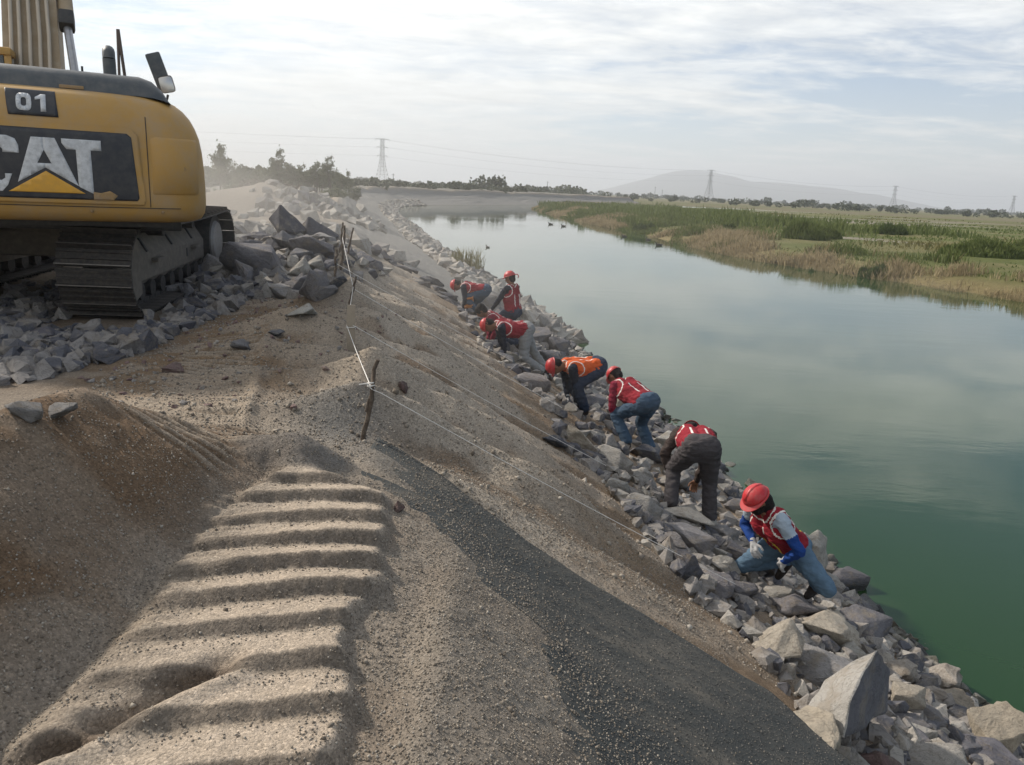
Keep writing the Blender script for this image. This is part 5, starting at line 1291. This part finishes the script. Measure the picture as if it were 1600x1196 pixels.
def quads(P, A, B):
    """numpy leaf quads: centres P, half-axes A and B"""
    n = len(P); v = np.stack([P - A - B, P + A - B, P + A + B, P - A + B], 1).reshape(-1, 3)
    return v, np.arange(4 * n).reshape(n, 4)
def npmesh(name, v, q, m):
    me = bpy.data.meshes.new(name); k = q.shape[1]
    me.vertices.add(len(v)); me.vertices.foreach_set('co', v.ravel().astype(np.float32))
    me.loops.add(q.size); me.loops.foreach_set('vertex_index', q.ravel().astype(np.int32))
    me.polygons.add(len(q)); me.polygons.foreach_set('loop_start', np.arange(0, q.size, k, dtype=np.int32)); me.update(calc_edges=True)
    me.materials.append(m); return me
def blades(rs, x, y, z, h, w, lean=.25):
    n = len(x); a = rs.uniform(0, 2 * PI, n); d = np.stack([np.cos(a), np.sin(a), 0 * a], 1) * (w / 2)[:, None]
    l = rs.normal(0, lean, (n, 2)) * h[:, None]; b0 = np.stack([x, y, z], 1); tip = b0 + np.stack([l[:, 0], l[:, 1], h], 1); mid = b0 + np.stack([l[:, 0] * .35, l[:, 1] * .35, h * .6], 1)
    v = np.stack([b0 - d, b0 + d, mid + d * .8, tip, mid - d * .8], 1).reshape(-1, 3)
    return v, np.arange(5 * n).reshape(n, 5)
def sapling(seed, H, spread, leaf=.07, nleaf=1500, dense=1.0):
    rs = np.random.RandomState(seed); rn = random.Random(seed); mb = MB(); tips = []
    stems = 3 if spread > .35 * H else 2
    for s in range(stems):
        a = rn.uniform(0, 6.28); top = Vector((math.cos(a) * spread * .35, math.sin(a) * spread * .35, H * rn.uniform(.8, 1.0)))
        pts = [Vector((0, 0, -.2))] + [top * t_ + Vector((rn.gauss(0, .05), rn.gauss(0, .05), 0)) * H * .4 for t_ in (.25, .5, .75, 1)]
        mb.tube(pts, .022 * H, 6, taper=.005 * H)
        for k in range(9):
            t_ = rn.uniform(.25, 1); p = pts[1].lerp(pts[4], t_); b_ = rn.uniform(0, 6.28); L = spread * rn.uniform(.35, .75) * (1.15 - t_ * .7)
            e = p + Vector((math.cos(b_) * L, math.sin(b_) * L, L * rn.uniform(.3, 1.0))); mb.tube([p, p.lerp(e, .5) + Vector((0, 0, L * .08)), e], .006 * H, 5, taper=.002 * H)
            tips += [p.lerp(e, q) for q in (.45, .7, .9, 1.0)]
    tips = np.array([tuple(t_) for t_ in tips]); c = tips[rs.randint(0, len(tips), nleaf)] + rs.normal(0, spread * .085, (nleaf, 3))
    A = rs.normal(size=(nleaf, 3)); A /= np.linalg.norm(A, axis=1)[:, None]; Bv = np.cross(A, rs.normal(size=(nleaf, 3))); Bv /= np.linalg.norm(Bv, axis=1)[:, None]
    sz = rs.uniform(.6, 1.2, nleaf)[:, None] * leaf
    return mb.mesh('trunk', M_BARK), npmesh('crown', *quads(c, A * sz, Bv * sz * .5), M_LEAF)
SAPS = [sapling(50 + i, h, s, nleaf=n_) for i, (h, s, n_) in enumerate(((3.2, 1.5, 1700), (2.6, 1.0, 1000), (2.0, 1.1, 900), (1.5, 1.5, 1300)))]
SAP_AT = [(-21.6, 58, 0, 1.06, 'tallest leafy sapling right beside the excavator counterweight'), (-20.3, 57, 1, .85, 'slim sapling next to the tallest one'), (-19.3, 58, 1, .8, 'thin sparse sapling in the thicket, second from the tallest'),
          (-18.4, 57, 2, 1.1, 'short bushy sapling in the middle of the thicket'), (-17.7, 59, 0, .98, 'broad sapling at the thicket\'s centre, second in height'), (-16.9, 58, 1, .92, 'slim sapling right of the thicket\'s centre'),
          (-15.9, 59, 2, .95, 'low sapling in the gap right of centre'), (-15.1, 58, 1, .9, 'sapling near the right end of the thicket'), (-14.2, 59, 0, .74, 'last sapling at the right end of the thicket'),
          (-23.0, 60, 0, 1.0, 'sapling partly hidden by the counterweight edge'), (-19.0, 75, 2, .9, 'small far sapling right of the thicket'), (-20.5, 95, 0, .9, 'small dark tree standing left of the near pylon')]
SAP_AT += [(-22.3, 63, 1, .95, 'slender sapling behind the tallest one'), (-19.9, 63, 2, 1.2, 'bushy sapling filling the gap behind the slim ones'), (-18.0, 64, 1, 1.0, 'slender sapling behind the thicket\'s centre'), (-16.3, 64, 2, 1.15, 'bushy sapling behind the right half of the thicket'), (-14.9, 65, 1, .85, 'slender sapling behind the right end of the thicket'), (-13.4, 64, 2, .85, 'low bushy sapling outermost on the right')]
for i, (x, y, k, s, lab) in enumerate(SAP_AT):
    r_ = empty('sapling', G(x, y, -.1), (0, 0, i * 1.7)); r_.scale = (s * .9, s * .9, s * 1.0); tag(r_, lab, 'tree', 'saplings beyond the heaps')
    obj('trunk', SAPS[k][0], r_); obj('crown', SAPS[k][1], r_)
M_BROWNLEAF = leafmat('dry_bush', (.085, .062, .042), (.12, .095, .06), .1)
_b = SAPS[3][1].copy(); _b.materials.clear(); _b.materials.append(M_BROWNLEAF)
for i, (x, y, s, m_, lab) in enumerate([(-17.2, 52, 1.0, 1, 'brown dry bush in front of the thicket'), (-15.6, 53, .9, 1, 'smaller brown dry bush beside it'), (-19.5, 53, .8, 0, 'low green bush under the saplings by the excavator'), (-13.2, 55, .8, 0, 'low green bush at the thicket foot right side'), (-20.8, 50, .7, 1, 'brown dry bush nearest the counterweight')]):
    r_ = empty('bush', G(x, y, -.2), (0, 0, i)); r_.scale = (s * 1.3, s * 1.3, s); tag(r_, lab, 'bush', 'bushes under the saplings'); obj('trunk', SAPS[3][0], r_); obj('crown', _b if m_ else SAPS[3][1], r_)

# reeds and grass of the marsh
rs = np.random.RandomState(3)
def scatter(n, y0, y1, v0, v1, pw=2.2):
    y = y0 * (y1 / y0) ** rs.uniform(0, 1, n); v = v0 + (v1 - v0) * rs.uniform(0, 1, n) ** pw; return xr(y) + v, y, v
def clump(x, y, sc, seed): return fbm(x * sc, y * sc, 3, seed)
x, y, v = scatter(52000, 27, 215, -.7, 7.5, 1.5)
cl_ = clump(x, y, .35, 201); keep = cl_ + .22 - .05 * v + rs.normal(0, .12, len(x)) > 0; x, y, v, cl_ = x[keep], y[keep], v[keep], cl_[keep]
kk = clump(x, y, .16, 205) + rs.normal(0, .08, len(x)) + .16 * sstep(55, 100, y) + .05 * np.clip(v - 2.5, 0, 4)
hh = (.35 + .75 * np.clip(cl_ + .35, 0, 1)) * rs.uniform(.7, 1.15, len(x)); ww = np.clip(.0013 * y, .03, .2) * rs.uniform(.6, 1.3, len(x)); zz = marsh_z(x, y) - .1
for nm, sel, m_, lab in (('reeds', kk < .06, M_STRAW, 'straw coloured dry reeds lining the marsh bank'), ('reeds', (kk >= .06) & (kk < .16), M_OLIVE, 'olive reeds mixed through the marsh bank'), ('reeds', kk >= .16, M_GRASS, 'green reeds growing at the marsh edge')):
    o = obj(nm, npmesh(nm, *blades(rs, x[sel], y[sel], zz[sel], hh[sel], ww[sel], .22), m_)); tag(o, lab, 'reeds', kind='stuff')
x, y, v = scatter(46000, 30, 250, 3, 150, 2.0)
g_ = clump(x, y, .09, 210); keep = (g_ + rs.normal(0, .10, len(x)) > -.02); x, y, v, g_ = x[keep], y[keep], v[keep], g_[keep]
d_ = np.hypot(x, y); hh = (.16 + .9 * np.clip(g_ - .05, 0, .6)) * rs.uniform(.6, 1.3, len(x)); ww = np.clip(.0016 * d_, .05, .5) * rs.uniform(.6, 1.3, len(x)); zz = marsh_z(x, y) - .05
sel = clump(x, y, .05, 215) + rs.normal(0, .1, len(x)) > -.12
for s_, m_, lab in ((sel, M_GRASS, 'green marsh grass covering the plain across the water'), (~sel, M_OLIVE, 'olive tussock grass over the marsh plain')):
    o = obj('grass', npmesh('grass', *blades(rs, x[s_], y[s_], zz[s_], hh[s_], ww[s_], .35), m_)); tag(o, lab, 'grass', kind='stuff')
# tall green reed belt at the marsh tip
x, y, v = scatter(16000, 95, 235, 1, 46, 1.4); hh = rs.uniform(.9, 2.0, len(x)) * (.5 + clump(x, y, .15, 220)); keep = hh > .35; x, y, hh = x[keep], y[keep], hh[keep]
o = obj('reeds', npmesh('reeds', *blades(rs, x, y, marsh_z(x, y) - .1, hh, np.full(len(x), .22), .2), M_GRASS)); tag(o, 'tall green reed belt at the far tip of the marsh', 'reeds', kind='stuff')
# bushes standing out of the marsh
def bush_mesh(seed, m_, n=2600):
    r2 = np.random.RandomState(seed); a = r2.uniform(0, 2 * PI, n); rr = np.sqrt(r2.uniform(0, 1, n)) * .5; x_ = np.cos(a) * rr; y_ = np.sin(a) * rr
    lump = .72 + .5 * fbm(x_ * 3 + seed, y_ * 3, 3, seed); h = np.clip(np.sqrt(np.clip(1 - (rr / .52) ** 2, 0, 1)) * lump, .08, 1.1) * r2.uniform(.55, 1.1, n)
    z0 = h * r2.uniform(0, .55, n); v, q = blades(r2, x_, y_, z0, h - z0, np.full(n, .030), .10); return npmesh('foliage', v, q, m_)
BUSH = [bush_mesh(71, M_GRASS), bush_mesh(72, M_DKGRN), bush_mesh(73, M_GRASS)]
for i, (x, y, w, h, k, lab) in enumerate([(26.6, 73, 4.4, 2.6, 0, 'large rounded green bush in mid marsh beside the bare silt'), (45.4, 96, 4.6, 2.2, 1, 'isolated dark green bush standing on the pale silt'), (34.3, 58, 5.6, 1.9, 2, 'wide bright green bush near the right edge of the picture'),
        (43.5, 66, 4.2, 1.7, 2, 'bright green bush cut by the right picture edge'), (18.9, 51.3, 2.0, 1.5, 1, 'dark green clump on the waterline below the large bush'), (22.2, 48.3, 2.0, 1.4, 1, 'dark green clump on the waterline nearer the right edge'),
        (36, 112, 5, 1.9, 0, 'green bush far back behind the large rounded one'), (29.5, 76, 3.4, 1.7, 2, 'lower green bush joined to the large one'), (22.5, 88, 4.5, 1.4, 0, 'low green bush on the silt behind the straw reeds'), (14.6, 92, 3.0, 1.6, 1, 'dark reed clump on the bank in the middle distance')]):
    r_ = empty('bush', (x, y, float(marsh_z(np.array(x), np.array(y))) - .1), (0, 0, i * 1.3)); r_.scale = (w, w * .8, h); tag(r_, lab, 'bush', 'bushes on the marsh'); obj('foliage', BUSH[k], r_)
    obj('stem', MB().tube([(0, 0, 0), (.02, .01, .3)], .03, 6).mesh('stem', M_BARK), r_)
# weeds among the near stones
xn = bank_x(rs.uniform(.2, 1.6, 160), 0 * rs.uniform(0, 1, 160) + 36.5 + rs.normal(0, .5, 160)); yn = 36.5 + rs.normal(0, .5, 160)
o = obj('weeds', npmesh('weeds', *blades(rs, xn, yn, np.full(160, -2.0), rs.uniform(.5, 1.1, 160), np.full(160, .03), .2), M_OLIVE)); tag(o, 'thin dry weeds sprouting among the far pale stones', 'weeds', kind='stuff')

# ------------------------------------------------------------------ far trees, pylons, poles, hills, haze
def puffs(items, name, lab):
    r2 = np.random.RandomState(9); P_ = []; A_ = []; B_ = []
    for x, y, h, w in items:
        n = 70; c = r2.normal(0, 1, (n, 3)); c /= np.linalg.norm(c, axis=1)[:, None]; c *= r2.uniform(.35, 1, (n, 1)) ** .5
        p = c * np.array((w / 2, w / 2, h / 2)) + np.array((x, y, (-1.2 if y > 262 else -.2) + h / 2)); P_.append(p)
        a = r2.normal(size=(n, 3)); a /= np.linalg.norm(a, axis=1)[:, None]; b_ = np.cross(a, r2.normal(size=(n, 3))); b_ /= np.linalg.norm(b_, axis=1)[:, None]
        A_.append(a * h * .13); B_.append(b_ * h * .10)
    o = obj(name, npmesh(name, *quads(np.concatenate(P_), np.concatenate(A_), np.concatenate(B_)), M_FARTREE)); tag(o, lab, 'trees', kind='stuff')
rn = random.Random(77); it = []
for i in range(950):
    D = 420 * (2600 / 420) ** rn.random(); px_a = rn.uniform(-.45, .85); h = rn.uniform(2.5, 6.5) * (1.35 if rn.random() < .1 else 1) * (.6 if px_a > .1 and D < 900 else 1); it.append((px_a * D, D, h, h * rn.uniform(1.0, 2.6)))
for i in range(130):
    x0 = rn.uniform(-46, 6); it.append((x0, 262 + (x0 + 20) * .6 + rn.uniform(0, 60), rn.uniform(1.2, 3.2), rn.uniform(2, 5)))
for i in range(150):
    y0 = rn.uniform(95, 262); u0 = rn.uniform(8, 26); it.append((float(bank_x(np.float64(u0), np.float64(y0))), y0, rn.uniform(1.6, 3.2), rn.uniform(1.5, 4)))
puffs(it, 'treeline', 'hazy line of far trees along the horizon')
FT = [(-14.5, 290, 6.5, 9), (-9.0, 300, 7.5, 7), (-2, 310, 4.2, 6), (6, 330, 4.0, 7), (-29, 280, 3.8, 5), (236, 640, 6, 8)]
for i, (x, y, h, w) in enumerate(FT):
    r2 = np.random.RandomState(i + 40); n = 260; c = r2.normal(0, 1, (n, 3)); c /= np.linalg.norm(c, axis=1)[:, None]; c *= r2.uniform(.2, 1, (n, 1)) ** .5
    p = c * np.array((w / 2, w / 2, h * .42)) * (1 + .25 * r2.normal(size=(n, 1))) + np.array((0, 0, h * .6)); a = r2.normal(size=(n, 3)); a /= np.linalg.norm(a, axis=1)[:, None]; b_ = np.cross(a, r2.normal(size=(n, 3))); b_ /= np.linalg.norm(b_, axis=1)[:, None]
    r_ = empty('far_tree', (x, y, -1.3)); tag(r_, ['dark rounded tree on the far bank, left of a pair', 'taller dark tree on the far bank, right of a pair', 'small dark tree on the far bank just right of the pair', 'low dark tree on the far bank near the marsh tip', 'small tree on the far bank below the near pylon side', 'lone dark tree on the plain under the hill\'s right shoulder'][i], 'tree', 'far bank trees')
    obj('crown', npmesh('crown', *quads(p, a * h * .07, b_ * h * .055), M_FARTREE), r_); obj('trunk', MB().tube([(0, 0, -.3), (.1, 0, h * .3), (0, .1, h * .6)], h * .03, 6, taper=h * .012).mesh('trunk', M_BARK), r_)
M_PYL = paint('galvanised_lattice', (.16, .165, .17), .6, .2, .2, bumpk=0)
def pylon(loc, H, rz, label, th=.22):
    root = empty('pylon', loc, (0, 0, rz)); tag(root, label, 'pylon', 'pylons of the power line')
    hw = lambda z: np.interp(z, [0, .42 * H, .62 * H, H], [.135 * H, .060 * H, .036 * H, .030 * H])
    mb = MB(); lv = [0, .13, .25, .34, .42, .49, .56, .62, .70, .78, .86, .93, 1.0]
    cr = [(1, 1), (1, -1), (-1, -1), (-1, 1)]
    for a, b_ in zip(lv[:-1], lv[1:]):
        wa, wb = float(hw(a * H)), float(hw(b_ * H))
        for k in range(4):
            c0, c1 = cr[k], cr[(k + 1) % 4]
            p = lambda c, w, z: (c[0] * w, c[1] * w, z * H)
            mb.cyl(p(c0, wa, a), p(c0, wb, b_), th, n=5); mb.cyl(p(c0, wa, a), p(c1, wb, b_), th * .55, n=4); mb.cyl(p(c1, wa, a), p(c0, wb, b_), th * .55, n=4); mb.cyl(p(c0, wb, b_), p(c1, wb, b_), th * .55, n=4)
    mb.build('tower', M_PYL, root)
    for z, L in ((.64, .12), (.82, .13), (.985, .17)):
        mb = MB(); zz_ = z * H; l = L * H; w = float(hw(zz_))
        for s in (1, -1):
            for q in (1, -1): mb.cyl((s * w, q * w, zz_), (s * l, 0, zz_ + .004 * H), th * .7, n=4)
            mb.cyl((s * w, 0, zz_ + .028 * H), (s * l, 0, zz_ + .004 * H), th * .6, n=4)
        mb.build('crossarm', M_PYL, root)
        for s in (1, -1): MB().cyl((s * l * .97, 0, zz_), (s * l * .97, 0, zz_ - .035 * H), th * .7, n=5).build('insulator', M_PYL, root)
    return root
PY = [((-133.7, 760, -1.2), 43.5, 'tall lattice pylon on the left beyond the bank road'), ((265, 1120, -1.3), 42, 'lattice pylon standing before the hill'), ((671, 1430, -1.3), 40.5, 'lattice pylon at the hill\'s right foot'), ((1053, 1700, -1.3), 39, 'faint lattice pylon at the right edge')]
for i, (l, h, lab) in enumerate(PY): pylon(l, h, R(35 - 8 * i), lab, .13 + .05 * i)
for i, (x, y, h, lab) in enumerate([(-29, 520, 7.5, 'thin utility pole left of the far tree pair'), (17, 520, 9, 'thin utility pole by the marsh tip'), (31, 560, 7, 'short utility pole right of the marsh tip'), (-68, 420, 8, 'utility pole just left of the near pylon foot'), (118, 700, 11, 'thin pole before the hill\'s left slope'), (128, 720, 9, 'shorter thin pole beside it, before the hill')]):
    o = MB().cyl((0, 0, 0), (0, 0, h), .22, .14, n=6).box((0, 0, h * .93), (1.8, .14, .14)).build('utility_pole', M_PYL, None, loc=(x, y, -1.2)); tag(o, lab, 'pole', 'utility poles on the plain')
M_WIRE = paint('aluminium_wire', (.12, .125, .13), .5, .1, .1, bumpk=0)
for k, (dz, sx) in enumerate(((.645, -1), (.825, 1), (.99, -1), (.99, 1))):
    pts = []; ends = [(-700, 420, 42)] + [(l[0], l[1], h) for l, h, _ in PY]
    for (x0, y0, h0), (x1, y1, h1) in zip(ends[:-1], ends[1:]):
        for j in range(14):
            t_ = j / 14; pts.append((x0 + (x1 - x0) * t_ + sx * 4, y0 + (y1 - y0) * t_, -1.2 + dz * (h0 + (h1 - h0) * t_) - 7 * 4 * t_ * (1 - t_)))
    o = MB().tube(pts, .035, 4).build('power_wire', M_WIRE); tag(o, ['lowest power wire strung between the pylons', 'middle power wire strung between the pylons', 'top power wire on the near side of the pylons', 'top power wire on the far side of the pylons'][k], 'wire', 'wires of the power line')
M_HILL = paint('hill_scrub', (.085, .085, .065), .95, .4, .002, bumpk=0)
def hill(name, prof, Y0, depth, base=-40):
    xs_ = np.linspace(prof[0][0] - 200, prof[-1][0] + 200, 160); pz = np.interp(xs_, [p[0] for p in prof], [p[1] for p in prof], left=base, right=base)
    pz = np.convolve(np.pad(pz, 3, 'edge'), np.ones(7) / 7, 'valid')
    ys_ = np.linspace(-1, 1, 26); HX, HT = np.meshgrid(xs_, ys_)
    Z = base + (pz[None, :] - base) * (1 - np.abs(HT) ** 1.6) + 14 * fbm(HX * .004, HT * 3, 4, 301) * (1 - np.abs(HT)) * (np.abs(HT) > .02)
    o = obj(name, grid_mesh(name, HX, Y0 + HT * depth, Z, M_HILL)); tag(o, kind='structure'); return o
hill('hill', [(373, -27), (653, 14), (875, 79), (1095, 144), (1258, 206), (1368, 227), (1592, 238), (1763, 218), (1937, 167), (2163, 166), (2445, 158), (2730, 138), (3016, 108), (3308, 50), (3544, -5), (3888, -28)], 7000, 1400)
M_HAZE = bpy.data.materials.new('haze_air'); M_HAZE.use_nodes = True; nt = M_HAZE.node_tree; nt.nodes.clear()
ho = N(nt, 'ShaderNodeOutputMaterial'); hv = N(nt, 'ShaderNodeVolumePrincipled'); nt.links.new(hv.outputs[0], ho.inputs['Volume'])
hv.inputs['Color'].default_value = (.92, .96, 1.0, 1); hv.inputs['Density'].default_value = .00026; hv.inputs['Anisotropy'].default_value = .25
o = MB().box((0, 4960, 125), (20000, 10000, 262)).build('haze', M_HAZE, None, None); tag(o, kind='stuff')

# ------------------------------------------------------------------ ducks
M_DUCK = paint('dark_plumage', (.025, .022, .020), .7, .4, 20); M_BILL = paint('duck_bill', (.20, .16, .10), .6)
db = fused([((0, -.14, .05), .06, (0, .02, .06), .095), ((0, .02, .06), .095, (0, .13, .07), .06), ((0, -.14, .07), .045, (0, -.25, .11), .018), ((0, .12, .08), .045, (0, .17, .18), .032), ((0, .17, .19), .04, (0, .20, .20), .036)], .012, 2); db.materials.append(M_DUCK); shade(db, True)
dbill = MB().cyl((0, .225, .195), (0, .28, .185), .016, .012, n=8).mesh('bill', M_BILL)
for i, (x, y, s, a, lab) in enumerate([(4.1, 104, 1.5, 80, 'farthest dark duck swimming off the marsh tip'), (5.6, 100, 1.5, 70, 'dark duck next to the farthest one'), (11.0, 82, 1.4, 100, 'dark duck close to the reeds in mid channel'), (12.6, 70.2, 1.5, 95, 'dark duck swimming nearer mid channel, trailing a ripple'),
        (18.5, 56.6, 1.5, 85, 'nearest dark duck, left of the rippled patch'), (12.9, 78, 1.3, 60, 'small dark duck right beside the reeds'), (-2.3, 58, 1.0, 40, 'lone small duck on the open water off the near bank'), (21.4, 49.2, 1.1, 120, 'duck by the reeds below the dark clump near the right edge')]):
    r_ = empty('duck', (x, y, WATER_Z - .03), (0, 0, R(a))); r_.scale = (s,) * 3; tag(r_, lab, 'duck', 'ducks on the canal'); obj('body', db, r_); obj('bill', dbill, r_)

# ------------------------------------------------------------------ dust hanging behind the digger
M_DUST = bpy.data.materials.new('dust_air'); M_DUST.use_nodes = True; nt = M_DUST.node_tree; nt.nodes.clear()
ho = N(nt, 'ShaderNodeOutputMaterial'); hv = N(nt, 'ShaderNodeVolumePrincipled'); nt.links.new(hv.outputs[0], ho.inputs['Volume'])
hv.inputs['Color'].default_value = (.92, .88, .82, 1); hv.inputs['Density'].default_value = .0055; hv.inputs['Anisotropy'].default_value = .2
bm = bmesh.new(); bmesh.ops.create_icosphere(bm, subdivisions=4, radius=1.0)
for v in bm.verts: v.co *= 1 + .25 * mnoise.fractal(v.co * 1.3, 1.0, 2.0, 2)
me = bpy.data.meshes.new('dust'); bm.to_mesh(me); bm.free(); me.materials.append(M_DUST)
for k_, lab in ((1.0, 'thin pale dust cloud drifting behind the excavator, densest part'), (1.35, 'pale dust veil around the dense part behind the excavator'), (1.75, 'faint wide dust veil behind the excavator'), (2.3, 'faintest outer dust veil over the bank road')):
    o = obj('dust', me, loc=(-11.0, 27, .6), rot=(0, 0, R(14 + 20 * (k_ - 1))), scale=(3.6 * k_, 11 * k_, 1.6 * k_)); tag(o, lab, 'dust', kind='stuff')
